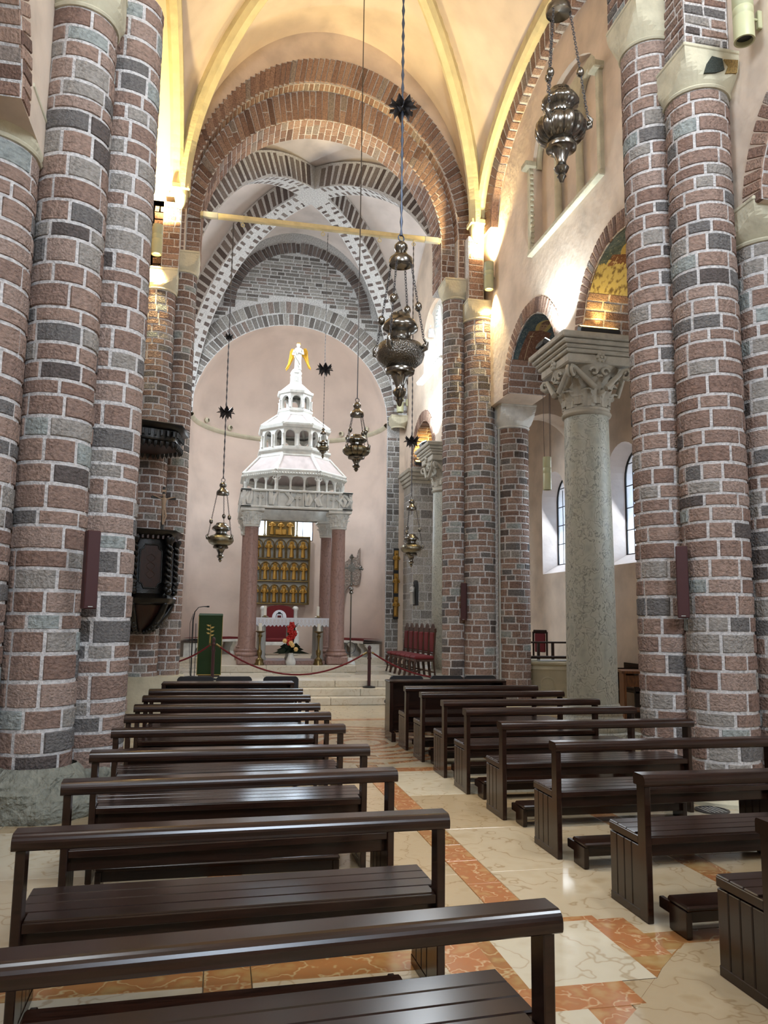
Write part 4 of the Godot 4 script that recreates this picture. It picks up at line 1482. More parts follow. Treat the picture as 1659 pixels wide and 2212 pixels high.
func marble_column(c, label):
	var t = thing("marble_column", label, "column", Vector3(c.x, 0, c.y))
	var b = B.new()
	b.box(Vector3(0, 0.06, 0), Vector3(1.0, 0.12, 1.0), 0.02)
	b.lathe([[0.48, 0.12], [0.5, 0.16], [0.5, 0.22], [0.46, 0.26], [0.42, 0.3], [0.41, 0.34], [0.44, 0.37], [0.44, 0.41], [0.40, 0.44], [0.37, 0.5]], 40)
	put(t, "base", b, M.shaft_marble)
	b = B.new()
	b.lathe([[0.365, 0.48], [0.36, 1.5], [0.35, 2.8], [0.335, 4.0], [0.33, 4.74]], 48)
	put(t, "shaft", b, M.shaft_marble)
	b = B.new()
	b.lathe([[0.33, 4.72], [0.36, 4.73], [0.375, 4.76], [0.36, 4.79], [0.345, 4.8], [0.35, 4.83], [0.33, 4.85]], 40)
	put(t, "neck_ring", b, M.cap_marble)
	var cap = B.new()
	cap.lathe([[0.32, 4.82], [0.33, 4.95], [0.36, 5.15], [0.42, 5.32], [0.5, 5.42], [0.5, 5.46]], 32)
	var cp = put(t, "capital", cap, M.cap_marble)
	b = B.new()
	for k in 8:
		leaf(b, Transform3D(Basis(Vector3.UP, TAU * (k + 0.5) / 8), Vector3.ZERO) * at(0, 4.84, 0.325), 0.26, 0.26, 0.13)
	put(cp, "lower_leaf_tier", b, M.cap_marble)
	b = B.new()
	for k in 8:
		leaf(b, Transform3D(Basis(Vector3.UP, TAU * k / 8), Vector3.ZERO) * at(0, 4.88, 0.335), 0.42, 0.24, 0.17)
	put(cp, "upper_leaf_tier", b, M.cap_marble)
	b = B.new()
	for k in 4:
		for s in [-1.0, 1.0]:
			var xf = Transform3D(Basis(Vector3.UP, PI / 4 + TAU * k / 4), Vector3.ZERO)
			var pts = []
			var rad = []
			for i in 18:
				var q = i / 17.0
				if q < 0.5:
					pts.append(xf * Vector3(s * (0.28 - 0.5 * q), 5.08 + 0.62 * q, 0.40 + 0.42 * q))
					rad.append(0.045 - 0.02 * q)
				else:
					var a = (q - 0.5) * 2.0 * TAU * 1.1
					var r = 0.085 * (1.0 - (q - 0.5) * 1.4)
					pts.append(xf * Vector3(s * 0.03, 5.31 + r * cos(a), 0.63 + r * sin(a)))
					rad.append(0.03)
			b.tube(pts, rad, 6)
	put(cp, "corner_volute", b, M.cap_marble)
	b = B.new()
	for k in 4:
		var xf = Transform3D(Basis(Vector3.UP, TAU * k / 4), Vector3.ZERO)
		for s in [-1.0, 1.0]:
			var pts = []
			for i in 14:
				var q = i / 13.0
				var a = q * TAU * 0.9
				var r = 0.07 * (1.0 - 0.6 * q)
				pts.append(xf * Vector3(s * (0.09 + r * cos(a)), 5.33 + r * sin(a), 0.47))
			b.tube(pts, 0.022, 6)
	put(cp, "scroll", b, M.cap_marble)
	var ab = B.new()
	for q in [[5.44, 5.58, 1.02, 0.02], [5.58, 5.64, 1.10, 0.015], [5.64, 5.70, 1.16, 0.02], [5.70, 5.77, 1.24, 0.02], [5.77, 5.86, 1.32, 0.015]]:
		ab.box(Vector3(0, (q[0] + q[1]) * 0.5, 0), Vector3(q[2], q[1] - q[0], q[2]), q[3])
	var abn = put(t, "abacus", ab, M.cap_marble)
	b = B.new()
	for k in 4:
		var xf = Transform3D(Basis(Vector3.UP, TAU * k / 4), Vector3.ZERO)
		for i in 6:
			var a = TAU * i / 6
			b.ball(xf * Vector3(cos(a) * 0.05, 5.53 + sin(a) * 0.05, 0.52), 0.034, 8)
		b.ball(xf * Vector3(0, 5.53, 0.54), 0.025, 8)
	put(abn, "rosette", b, M.cap_marble)
	return t

# ---------------------------------------------------------------- pews
func plank_box(parent, called, c, s, m, bev = 0.004):
	var b = B.new()
	b.box(Vector3.ZERO, s, bev)
	return put(parent, called, b, m, at(c.x, c.y, c.z))

func make_pew(label, W, kneeler = true):
	# origin: floor under the near face of the aisle-side back post; seat towards -z, kneeler towards +z
	var t = thing("church_pew", label, "pew", Vector3.ZERO, 0.0, "dark wooden pews facing the altar")
	# padded-looking rounded top rail
	var b = B.new()
	var prof = []
	for q in [[0.02, 0.74], [0.027, 0.745], [0.03, 0.755], [0.03, 0.772], [0.028, 0.781], [0.0235, 0.79], [0.017, 0.797], [0.009, 0.802], [-0.002, 0.805], [-0.085, 0.806], [-0.093, 0.804], [-0.098, 0.797], [-0.1, 0.785], [-0.1, 0.745], [-0.095, 0.74]]:
		prof.append(Vector2(q[0], q[1]))
	b.prism(prof, -0.012, W + 0.012, Transform3D(Basis(Vector3(0, 0, 1), Vector3(0, 1, 0), Vector3(1, 0, 0)), Vector3.ZERO))
	put(t, "top_rail", b, M.wood_x)
	for x in [0.02, W - 0.02]:
		plank_box(t, "back_post", Vector3(x, 0.37, -0.045), Vector3(0.038, 0.74, 0.09), M.wood_edge)
		var sp = plank_box(t, "side_panel", Vector3(x, 0.025, -0.26), Vector3(0.034, 0.05, 0.345), M.wood_y)
		for k in 4:
			plank_box(sp, "plank", Vector3(0, 0.195, 0.13 - k * 0.087), Vector3(0.028, 0.36, 0.082), M.wood_y, 0.005)
		plank_box(sp, "cap_strip", Vector3(0, 0.405, 0.0), Vector3(0.036, 0.045, 0.345), M.wood_y)
	for k in 4:
		plank_box(t, "seat_plank", Vector3(W * 0.5, 0.447, -0.075 - k * 0.103), Vector3(W - 0.01 if k > 0 else W - 0.08, 0.03, 0.099), M.wood_x, 0.005)
	plank_box(t, "seat_lip", Vector3(W * 0.5, 0.438, -0.016), Vector3(W - 0.08, 0.038, 0.016), M.wood_edge, 0.003)
	plank_box(t, "seat_beam", Vector3(W * 0.5, 0.38, -0.085), Vector3(W - 0.06, 0.085, 0.026), M.wood_x)
	plank_box(t, "front_beam", Vector3(W * 0.5, 0.38, -0.40), Vector3(W - 0.06, 0.085, 0.026), M.wood_x)
	if kneeler:
		var kx0 = 0.085
		var kx1 = W - 0.22
		var kn = plank_box(t, "kneeler", Vector3((kx0 + kx1) * 0.5, 0.158, 0.155), Vector3(kx1 - kx0, 0.03, 0.2), M.wood_dark, 0.01)
		for x in [kx0 + 0.02, kx1 - 0.02]:
			plank_box(kn, "kneeler_foot", Vector3(x - (kx0 + kx1) * 0.5, -0.085, 0.0), Vector3(0.036, 0.14, 0.17), M.wood_dark)
			plank_box(kn, "kneeler_arm", Vector3(x - (kx0 + kx1) * 0.5, -0.05, -0.13), Vector3(0.03, 0.06, 0.12), M.wood_dark)
		plank_box(kn, "kneeler_rail", Vector3(0, -0.05, 0.04), Vector3(kx1 - kx0 - 0.06, 0.07, 0.024), M.wood_dark)
	return t

func furniture():
	var W = 1.79
	var rows_r = [-3.17, -4.24, -5.44, -6.54, -7.53, -8.32, -9.25, -10.07]
	var rows_l = [-2.24, -3.50, -4.50, -5.44, -6.48, -7.35, -8.15, -9.05, -9.85]
	var turn_l = [4.0, 1.8, 3.0, 0.4, 1.0, 0.0, -0.8, -2.5, -2.0]
	var count = ["first", "second", "third", "fourth", "fifth", "sixth", "seventh", "eighth", "ninth", "tenth"]
	var proto = make_pew("", W)
	for i in rows_r.size():
		var o = proto if i == 0 else again(proto, Vector3.ZERO)
		o.position = Vector3(2.41, 0, rows_r[i])
		o.set_meta("label", "dark varnished pew, %s behind the front screen in the rows beside the marble column" % count[rows_r.size() - 1 - i])
	for i in rows_l.size():
		var o = again(proto, Vector3(-0.75, 0, rows_l[i]), deg_to_rad(turn_l[i]) )
		o.set_meta("label", "dark varnished pew, %s behind the front screen in the rows beside the boulder base" % count[rows_l.size() - 1 - i])
	# front screens
	for q in [[2.38, -11.02, "dark wooden front screen with recessed back, before the pews beside the marble column"], [-0.68, -10.82, "dark wooden front screen with recessed back, before the pews beside the boulder base"]]:
		var t = thing("pew_front_screen", q[2], "screen", Vector3(q[0], 0, q[1]), 0.0, "front screens of the pew rows")
		var w = 1.72
		for x in [0.03, w - 0.03]:
			plank_box(t, "end_board", Vector3(x, 0.39, -0.06), Vector3(0.05, 0.78, 0.3), M.wood_y)
			plank_box(t, "foot", Vector3(x, 0.06, 0.1), Vector3(0.06, 0.12, 0.3), M.wood_dark)
		plank_box(t, "top_ledge", Vector3(w * 0.5, 0.79, -0.08), Vector3(w, 0.03, 0.34), M.wood_x, 0.008)
		plank_box(t, "back_panel", Vector3(w * 0.5, 0.42, -0.17), Vector3(w - 0.1, 0.7, 0.02), M.wood_x)
		plank_box(t, "kneeling_step", Vector3(w * 0.5, 0.14, 0.12), Vector3(w - 0.12, 0.03, 0.2), M.wood_dark, 0.008)
	# padded prayer stools standing before the screens
	var st0 = null
	for q in [[2.78, "near the marble column, by the aisle"], [3.40, "near the marble column, middle"], [3.92, "near the marble column, by the shafts"], [-0.27, "near the pulpit, by the shafts"], [0.26, "near the pulpit, middle"], [0.92, "near the pulpit, by the aisle"]]:
		var lab = "dark padded stool back above the front screen " + q[1]
		if st0 == null:
			st0 = thing("prayer_stool", lab, "stool", Vector3(q[0], 0, -11.6), 0.0, "padded stools before the front screens")
			var pts = []
			for p in [[-0.25, 0.60], [0.25, 0.60], [0.25, 0.79], [0.235, 0.815], [0.21, 0.83], [-0.21, 0.83], [-0.235, 0.815], [-0.25, 0.79]]:
				pts.append(Vector2(p[0], p[1]))
			var b = B.new()
			b.prism(pts, -0.03, 0.03)
			put(st0, "padded_back", b, M.dark_pad)
			plank_box(st0, "seat", Vector3(0, 0.42, -0.2), Vector3(0.5, 0.07, 0.42), M.dark_pad, 0.02)
			for lx in [-0.22, 0.22]:
				plank_box(st0, "rear_leg", Vector3(lx, 0.33, 0.0), Vector3(0.035, 0.66, 0.035), M.wood_dark)
				plank_box(st0, "leg", Vector3(lx, 0.19, -0.38), Vector3(0.035, 0.38, 0.035), M.wood_dark)
		else:
			again(st0, Vector3(q[0], 0, -11.6 + (0.06 if q[0] < 2 else 0.0)), 0.0, lab)
	# round floor grate
	var g = thing("floor_grate", "round grey metal floor grate by the patched capital's shaft", "grate", Vector3(4.40, 0.003, -6.58))
	var b = B.new()
	b.lathe([[0.15, 0.0], [0.15, 0.006], [0.125, 0.008], [0.125, 0.004], [0.0, 0.004]], 28)
	put(g, "rim", b, M.iron)
	for k in 5:
		plank_box(g, "bar", Vector3(-0.08 + k * 0.04, 0.006, 0), Vector3(0.012, 0.004, 0.2), M.pipe_grey, 0.0)

# ---------------------------------------------------------------- sanctuary
# small standing figure, h tall, feet at the origin of xf, facing +z
func figure(b, xf, h, arms = 0):
	b.lathe([[0.0, 0.0], [0.15 * h, 0.0], [0.145 * h, 0.1 * h], [0.12 * h, 0.4 * h], [0.13 * h, 0.62 * h], [0.15 * h, 0.74 * h], [0.12 * h, 0.81 * h], [0.05 * h, 0.84 * h], [0.05 * h, 0.87 * h]], 12, xf, 0.0, TAU, 6, 0.12)
	b.lathe([[0.0, 0.85 * h], [0.05 * h, 0.87 * h], [0.068 * h, 0.92 * h], [0.06 * h, 0.97 * h], [0.0, 1.0 * h]], 10, xf)
	for s in [-1.0, 1.0]:
		var p = [Vector3(s * 0.14, 0.75, 0), Vector3(s * 0.2, 0.6, 0.03), Vector3(s * 0.06, 0.56, 0.15)]
		if arms == 1:
			p = [Vector3(s * 0.14, 0.75, 0), Vector3(s * 0.26, 0.84, 0.02), Vector3(s * 0.16, 1.02, 0)]
		var w = []
		for v in p:
			w.append(xf * (v * h))
		b.tube(w, [0.06 * h, 0.05 * h, 0.035 * h], 6)

func oct_pt(half, k, y):
	var r = half / cos(PI / 8)
	var a = PI / 8 + PI / 4 * k
	return Vector3(sin(a) * r, y, cos(a) * r)

func oct_shell(b, rows):
	for i in rows.size() - 1:
		for k in 8:
			var p = oct_pt(rows[i][0], k, rows[i][1])
			b.qo(p, oct_pt(rows[i][0], k + 1, rows[i][1]), oct_pt(rows[i + 1][0], k + 1, rows[i + 1][1]), oct_pt(rows[i + 1][0], k, rows[i + 1][1]), (p + oct_pt(rows[i][0], k + 1, 0)) * Vector3(1, 0, 1) + Vector3(0, 0.3, 0))

func oct_arcade(parent, half, y0, y1, per, m, base_h):
	var w = half * 2.0 * tan(PI / 8)
	for k in 8:
		var a = PI / 4 * k
		var out = Vector3(sin(a), 0, cos(a))
		var u = Vector3(cos(a), 0, -sin(a))
		var b = B.new()
		var holes = []
		var s = w / per
		for i in per:
			var c = -w * 0.5 + s * (i + 0.5)
			holes.append(arch(c - s * 0.33, c + s * 0.33, y0 + base_h, y1 - s * 0.5, s * 0.33, 8))
		panel(b, out * half, u, V, out, -w * 0.5, w * 0.5, y0, y1, holes)
		panel(b, out * (half - 0.09), u, V, -out, -w * 0.5, w * 0.5, y0, y1, holes)
		for h in holes:
			reveal(b, h, out * half, h, out * (half - 0.09), u, V)
		put(parent, "arcade_panel", b, m)
		b = B.new()
		for i in per + 1:
			var c = -w * 0.5 + s * i
			b.lathe([[0.028, y0 + base_h], [0.028, y0 + base_h + 0.03], [0.018, y0 + base_h + 0.04], [0.018, y1 - s * 0.62], [0.034, y1 - s * 0.5]], 8, Transform3D(Basis(), out * (half + 0.012) + u * c))
		put(parent, "colonnette", b, m)

func oct_roof(parent, h0, y0, h1, y1):
	for k in 8:
		var b = B.new()
		var a = oct_pt(h0, k, y0)
		var c = oct_pt(h0, k + 1, y0)
		var d = oct_pt(h1, k + 1, y1)
		var e = oct_pt(h1, k, y1)
		b.qo(a, c, d, e, (a + c) * Vector3(1, 0, 1) + V)
		put(parent, "roof_panel", b, M.pink_panel)
	var b = B.new()
	for k in 8:
		b.tube([oct_pt(h0, k, y0), oct_pt(h1, k, y1)], 0.045, 6)
		b.tube([oct_pt(h0 - 0.03, k, y0 + 0.02), oct_pt(h0 - 0.03, k + 1, y0 + 0.02)], 0.04, 6)
		b.tube([oct_pt(h1, k, y1 - 0.02), oct_pt(h1, k + 1, y1 - 0.02)], 0.04, 6)
	put(parent, "roof_rib", b, M.white_stone)

func altar_canopy():
	rng.seed = 61
	var S = M.white_stone
	var t = thing("altar_canopy", "tall white stone canopy in three octagonal tiers on four red marble columns", "canopy", Vector3(1.74, 0.574, -19.80))
	for q in [[-1, 1], [1, 1], [-1, -1], [1, -1]]:
		var b = B.new()
		var xf = Transform3D(Basis(Vector3.UP, PI / 8), Vector3(q[0] * 1.035, 0, q[1] * 1.035))
		b.lathe([[0.215, 0.3], [0.21, 0.36], [0.19, 0.4], [0.17, 3.22]], 8, xf)
		var col = put(t, "column", b, M.red_marble)
		b = B.new()
		b.box(Vector3(q[0] * 1.035, 0.1, q[1] * 1.035), Vector3(0.5, 0.2, 0.5), 0.03)
		b.lathe([[0.25, 0.2], [0.27, 0.24], [0.24, 0.28], [0.22, 0.3], [0.235, 0.33], [0.2, 0.36]], 20, at(q[0] * 1.035, 0, q[1] * 1.035))
		put(col, "base", b, M.red_marble)
		b = B.new()
		b.lathe([[0.17, 3.2], [0.19, 3.21], [0.2, 3.24], [0.175, 3.26], [0.18, 3.36], [0.22, 3.5], [0.25, 3.56]], 20, at(q[0] * 1.035, 0, q[1] * 1.035))
		for ring in 2:
			for k in 8:
				var a = TAU * (k + 0.5 * ring) / 8
				var o = Vector3(q[0] * 1.035, 0, q[1] * 1.035)
				leaf(b, at(o.x, 3.26 + 0.1 * ring, o.z) * Transform3D(Basis(Vector3.UP, a), Vector3.ZERO) * at(0, 0, 0.17 + 0.015 * ring), 0.18, 0.13, 0.08)
		b.box(Vector3(q[0] * 1.035, 3.6, q[1] * 1.035), Vector3(0.56, 0.07, 0.56), 0.015)
		put(col, "capital", b, S)
	# carved beams
	for k in 4:
		var a = PI / 2 * k
		var out = Vector3(sin(a), 0, cos(a))
		var u = Vector3(cos(a), 0, -sin(a))
		var b = B.new()
		b.box(out * 1.12 + V * 3.86, Vector3(2.5, 0.44, 0.22), 0.02, Basis(u, V, out))
		b.box(out * 1.2 + V * 3.665, Vector3(2.66, 0.05, 0.26), 0.012, Basis(u, V, out))
		b.box(out * 1.2 + V * 4.06, Vector3(2.66, 0.05, 0.26), 0.012, Basis(u, V, out))
		var bm = put(t, "carved_beam", b, S)
		b = B.new()
		for i in 9:
			var c = -1.16 + i * 0.29
			var base = out * 1.265 + u * c + V * 3.69
			if i % 3 == 1:
				figure(b, Transform3D(Basis(u, V, out), base), 0.34)
			else:
				for j in 3:
					var p0 = base + V * 0.04 + u * jit(0.08)
					b.tube([p0, p0 + u * jit(0.12) + V * 0.14 + out * 0.03, p0 + u * jit(0.12) + V * 0.3], [0.04, 0.05, 0.03], 6)
			b.box(out * 1.25 + u * (c + 0.145) + V * 3.86, Vector3(0.03, 0.38, 0.08), 0.0, Basis(u, V, out))
		put(bm, "relief", b, S)
	# lower open gallery: figures at the corners, pairs of colonnettes between
	for k in 8:
		var p = oct_pt(1.2, k, 4.08)
		var b = B.new()
		figure(b, Transform3D(Basis(Vector3.UP, atan2(p.x, p.z)), p), 0.36, 1)
		put(t, "corner_figure", b, S)
		for i in 2:
			var q = oct_pt(1.2, k, 4.08).lerp(oct_pt(1.2, k + 1, 4.08), (i + 1) / 3.0)
			b = B.new()
			b.lathe([[0.05, 0], [0.05, 0.03], [0.026, 0.05], [0.026, 0.24], [0.03, 0.26], [0.05, 0.31], [0.05, 0.33]], 10, Transform3D(Basis(), q))
			put(t, "colonnette", b, S)
	var b = B.new()
	oct_shell(b, [[1.2, 4.46], [1.27, 4.48], [1.29, 4.55], [1.2, 4.56]])
	oct_shell(b, [[1.2, 4.46], [1.1, 4.47], [1.1, 4.56]])
	for k in 8:
		for i in 16:
			var q = oct_pt(1.29, k, 4.5).lerp(oct_pt(1.29, k + 1, 4.5), (i + 0.5) / 16.0)
			b.ball(q, 0.024, 6)
	put(t, "eave", b, S)
	var head = B.new()
	for k in 8:
		var w = 1.2 * 2.0 * tan(PI / 8)
		var a = PI / 4 * k
		var out = Vector3(sin(a), 0, cos(a))
		var u = Vector3(cos(a), 0, -sin(a))
		var holes = []
		for i in 3:
			var c = -w * 0.5 + w / 3 * (i + 0.5)
			holes.append(arch(c - w / 6 + 0.03, c + w / 6 - 0.03, 4.37, 4.37, 0.08, 8))
		panel(head, out * 1.22, u, V, out, -w * 0.5, w * 0.5, 4.37, 4.48, holes)
		panel(head, out * 1.15, u, V, -out, -w * 0.5, w * 0.5, 4.37, 4.48, holes)
		for h in holes:
			reveal(head, h, out * 1.22, h, out * 1.15, u, V, false)
	put(t, "gallery_head", head, S)
	oct_roof(t, 1.27, 4.56, 0.86, 5.04)
	b = B.new()
	oct_shell(b, [[0.86, 5.02], [0.84, 5.14], [0.9, 5.17], [0.9, 5.22], [0.8, 5.22]])
	put(t, "drum", b, S)
	oct_arcade(t, 0.82, 5.2, 5.74, 2, S, 0.07)
	b = B.new()
	oct_shell(b, [[0.8, 5.72], [0.88, 5.74], [0.9, 5.80], [0.84, 5.82]])
	put(t, "eave", b, S)
	oct_roof(t, 0.86, 5.82, 0.45, 6.16)
	b = B.new()
	oct_shell(b, [[0.45, 6.14], [0.41, 6.24], [0.44, 6.27], [0.44, 6.31], [0.36, 6.31]])
	put(t, "drum", b, S)
	oct_arcade(t, 0.39, 6.3, 6.74, 1, S, 0.05)
	b = B.new()
	oct_shell(b, [[0.36, 6.72], [0.44, 6.74], [0.45, 6.80], [0.40, 6.82], [0.14, 7.08], [0.15, 7.12], [0.12, 7.13]])
	put(t, "spire", b, S)
	b = B.new()
	oct_shell(b, [[0.12, 7.12], [0.12, 7.32], [0.15, 7.35], [0.10, 7.44], [0.07, 7.47]])
	for k in 4:
		figure(b, Transform3D(Basis(Vector3.UP, PI / 2 * k), Vector3(sin(PI / 2 * k) * 0.12, 7.13, cos(PI / 2 * k) * 0.12)), 0.19)
	put(t, "lantern", b, S)
	# angel on the summit
	var an = thing("angel_statue", "white stone angel with gilded wings on the summit of the canopy", "statue", Vector3(1.78, 8.03, -19.80), deg_to_rad(-18))
	b = B.new()
	b.lathe([[0.0, 0], [0.10, 0.0], [0.095, 0.05], [0.085, 0.25], [0.09, 0.42], [0.105, 0.52], [0.085, 0.575], [0.035, 0.6], [0.033, 0.62]], 16, Transform3D(), 0.0, TAU, 7, 0.1)
	b.lathe([[0.0, 0.6], [0.035, 0.62], [0.05, 0.66], [0.045, 0.7], [0.0, 0.725]], 14)
	b.tube([Vector3(-0.1, 0.53, 0), Vector3(-0.13, 0.42, 0.03), Vector3(-0.03, 0.38, 0.11)], [0.035, 0.03, 0.022], 8)
	b.tube([Vector3(0.1, 0.53, 0), Vector3(0.14, 0.42, 0.04), Vector3(0.03, 0.44, 0.12)], [0.035, 0.03, 0.022], 8)
	b.tube([Vector3(-0.09, 0.5, 0.07), Vector3(0.02, 0.3, 0.1), Vector3(0.09, 0.12, 0.07)], 0.016, 6)
	b.tube([Vector3(-0.09, 0.36, 0.07), Vector3(0.01, 0.18, 0.1), Vector3(0.07, 0.04, 0.07)], 0.014, 6)
	put(an, "body", b, M.white_stone)
	b = B.new()
	b.lathe([[0.048, 0.66], [0.055, 0.69], [0.045, 0.725], [0.0, 0.74]], 14, at(0, 0, -0.012))
	put(an, "gilt_hair", b, M.gold)
	for s in [-1.0, 1.0]:
		b = B.new()
		var pts = []
		for p in [[0.05, 0.5], [0.12, 0.58], [0.19, 0.60], [0.235, 0.52], [0.25, 0.36], [0.29, 0.14], [0.33, 0.0], [0.26, 0.06], [0.2, 0.2], [0.13, 0.34], [0.06, 0.42]]:
			pts.append(Vector2(s * p[0], p[1]))
		b.prism(pts, -0.075, -0.05)
		for f in 4:
			var x0 = 0.12 + f * 0.03
			b.tube([Vector3(s * x0, 0.52 - f * 0.02, -0.045), Vector3(s * (x0 + 0.05), 0.34 - f * 0.05, -0.042), Vector3(s * (x0 + 0.12), 0.16 - f * 0.04, -0.045)], 0.012, 5)
		put(an, "gilt_wing", b, M.gold)

func altarpiece():
	rng.seed = 77
	var t = thing("altarpiece", "gilded silver altarpiece with rows of saints under arches on the apse wall", "altarpiece", Vector3(1.81, 2.08, -24.42))
	var b = B.new()
	b.box(Vector3(0, 1.03, -0.03), Vector3(1.8, 2.08, 0.06), 0.01)
	put(t, "back_plate", b, M.silver_plate)
	b = B.new()
	for x in [-0.9, 0.9]:
		b.box(Vector3(x, 1.03, 0.01), Vector3(0.05, 2.1, 0.12), 0.012)
	for y in [0.0, 0.69, 1.37, 2.06]:
		b.box(Vector3(0, y, 0.01), Vector3(1.84, 0.05, 0.12), 0.012)
	put(t, "frame", b, M.brass)
	var rows = [[0.03, 6], [0.72, 6], [1.40, 5]]
	for r in rows:
		var s = 1.76 / r[1]
		for i in r[1]:
			var c = -0.88 + s * (i + 0.5)
			b = B.new()
			var pts = []
			for k in 13:
				var a = PI - PI * k / 12
				pts.append(Vector3(c + cos(a) * s * 0.44, r[0] + 0.42 + sin(a) * s * 0.44, 0.03))
			b.tube([Vector3(pts[0].x, r[0], 0.03)] + pts + [Vector3(pts[12].x, r[0], 0.03)], 0.016, 6)
			put(t, "niche_arch", b, M.brass)
			b = B.new()
			figure(b, at(c, r[0] + 0.02, 0.02), 0.5)
			b.lathe([[0.0, 0], [0.075, 0.0], [0.075, 0.012], [0, 0.012]], 14, Transform3D(Basis(Vector3(1, 0, 0), PI / 2), Vector3(c, r[0] + 0.46, 0.0)))
			put(t, "saint_relief", b, M.gilt)
	b = B.new()
	b.box(Vector3(0, 2.36, -0.03), Vector3(0.88, 0.56, 0.06), 0.01)
	var tp = put(t, "top_panel", b, M.brass)
	b = B.new()
	for q in [[-0.27, 0.46], [0.0, 0.44], [0.28, 0.46]]:
		figure(b, at(q[0], 2.12, 0.02), q[1])
	b.box(Vector3(0, 2.2, 0.03), Vector3(0.34, 0.18, 0.06), 0.02)
	put(tp, "group_relief", b, M.gilt)
	b = B.new()
	for x in [-0.5, 0.5]:
		b.lathe([[0.05, 2.09], [0.05, 2.13], [0.03, 2.15], [0.03, 2.56], [0.05, 2.62]], 10, at(x, 0, 0.01))
	put(tp, "side_post", b, M.silver_warm)

func altar():
	var t = thing("altar_table", "pale stone altar table on columns under the canopy", "altar", Vector3(1.72, 0.574, -19.35))
	var b = B.new()
	b.box(Vector3(0, 0.045, 0.1), Vector3(1.55, 0.09, 1.25), 0.01)
	put(t, "mauve_step", b, M.red_marble)
	b = B.new()
	b.box(Vector3(0, 1.02, 0), Vector3(1.78, 0.10, 0.95), 0.01)
	put(t, "slab", b, M.white_stone)
	for q in [[-0.68, 0.36], [0.68, 0.36], [-0.68, -0.36], [0.68, -0.36], [0.0, 0.0]]:
		b = B.new()
		b.lathe([[0.11, 0.09], [0.11, 0.14], [0.09, 0.17], [0.085, 0.88], [0.11, 0.93], [0.12, 0.97]], 18, at(q[0], 0, q[1]))
		put(t, "leg", b, M.pipe_grey)
	var c = thing("altar_cloth", "white lace-edged cloth on the altar table", "cloth", Vector3(1.72, 1.645, -19.35))
	b = B.new()
	b.box(Vector3(0, 0.006, 0), Vector3(1.82, 0.012, 0.98), 0.004)
	put(c, "linen", b, M.linen)
	for s in [[1.0, 0.0, 1.82, 0.49], [-1.0, PI, 1.82, 0.49], [1.0, PI / 2, 0.98, 0.91], [1.0, -PI / 2, 0.98, 0.91]]:
		var n = int(s[2] / 0.09)
		var bb = B.new()
		var pts = [Vector2(s[2] * 0.5, 0.0), Vector2(-s[2] * 0.5, 0.0)]
		for i in n:
			var x0 = -s[2] * 0.5 + s[2] * i / n
			pts.append(Vector2(x0, -0.16))
			pts.append(Vector2(x0 + s[2] * 0.5 / n, -0.215))
		pts.append(Vector2(s[2] * 0.5, -0.16))
		bb.prism(pts, 0.0, 0.006, Transform3D(Basis(Vector3.UP, s[1]), Vector3.ZERO) * at(0, 0.012, s[3]))
		var lace = put(c, "lace_edge", bb, M.linen)
		bb = B.new()
		for i in n:
			var x = -s[2] * 0.5 + s[2] * (i + 0.5) / n
			bb.ring(Vector3(0, 0, 0), 0.0, 0.0, 3) if false else bb.tube(circle(Vector3(x, -0.12, 0.008), 0.026), 0.004, 4, false)
			bb.tube(circle(Vector3(x, -0.06, 0.008), 0.018), 0.004, 4, false)
		put(lace, "openwork", bb, M.plaster_pale, Transform3D(Basis(Vector3.UP, s[1]), Vector3.ZERO) * at(0, 0.012, s[3]))
	var cd = null
	for x in [-0.61, 0.66]:
		if cd == null:
			cd = thing("altar_candle", "short white candle in a brass dish on the altar cloth, towards the green lectern", "candle", Vector3(1.72 + x, 1.66, -19.2), 0.0, "candles on the altar cloth")
			b = B.new()
			b.lathe([[0.0, 0.0], [0.07, 0.0], [0.085, 0.02], [0.05, 0.03], [0.035, 0.05], [0.0, 0.05]], 16)
			put(cd, "dish", b, M.brass)
			b = B.new()
			b.lathe([[0.034, 0.04], [0.034, 0.27], [0.02, 0.275], [0.0, 0.27]], 14)
			put(cd, "wax", b, M.candle)
		else:
			again(cd, Vector3(1.72 + x, 1.66, -19.2), 0.0, "short white candle in a brass dish on the altar cloth, towards the red chairs")
	var cs = null
	for x in [0.97, 2.33]:
		if cs == null:
			cs = thing("floor_candlestick", "turned brass floor candlestick with a white candle, on the canopy dais towards the green lectern", "candlestick", Vector3(x, 0.574, -18.55), 0.0, "brass candlesticks before the altar")
			b = B.new()
			b.lathe([[0.0, 0], [0.115, 0.0], [0.115, 0.03], [0.09, 0.07], [0.095, 0.13], [0.05, 0.16], [0.035, 0.2], [0.055, 0.25], [0.06, 0.32], [0.03, 0.36], [0.022, 0.5], [0.03, 0.62], [0.055, 0.66], [0.03, 0.69], [0.03, 0.72], [0.11, 0.76], [0.11, 0.775], [0.0, 0.775]], 18)
			put(cs, "stem", b, M.brass)
			b = B.new()
			b.lathe([[0.04, 0.77], [0.04, 0.95], [0.0, 0.955]], 14)
			put(cs, "candle", b, M.candle)
		else:
			again(cs, Vector3(x, 0.574, -18.55), 0.0, "turned brass floor candlestick with a white candle, on the canopy dais towards the red chairs")
	flowers()

func circle(c, r, n = 10):
	var p = []
	for i in n + 1:
		p.append(c + Vector3(cos(TAU * i / n) * r, sin(TAU * i / n) * r, 0))
	return p

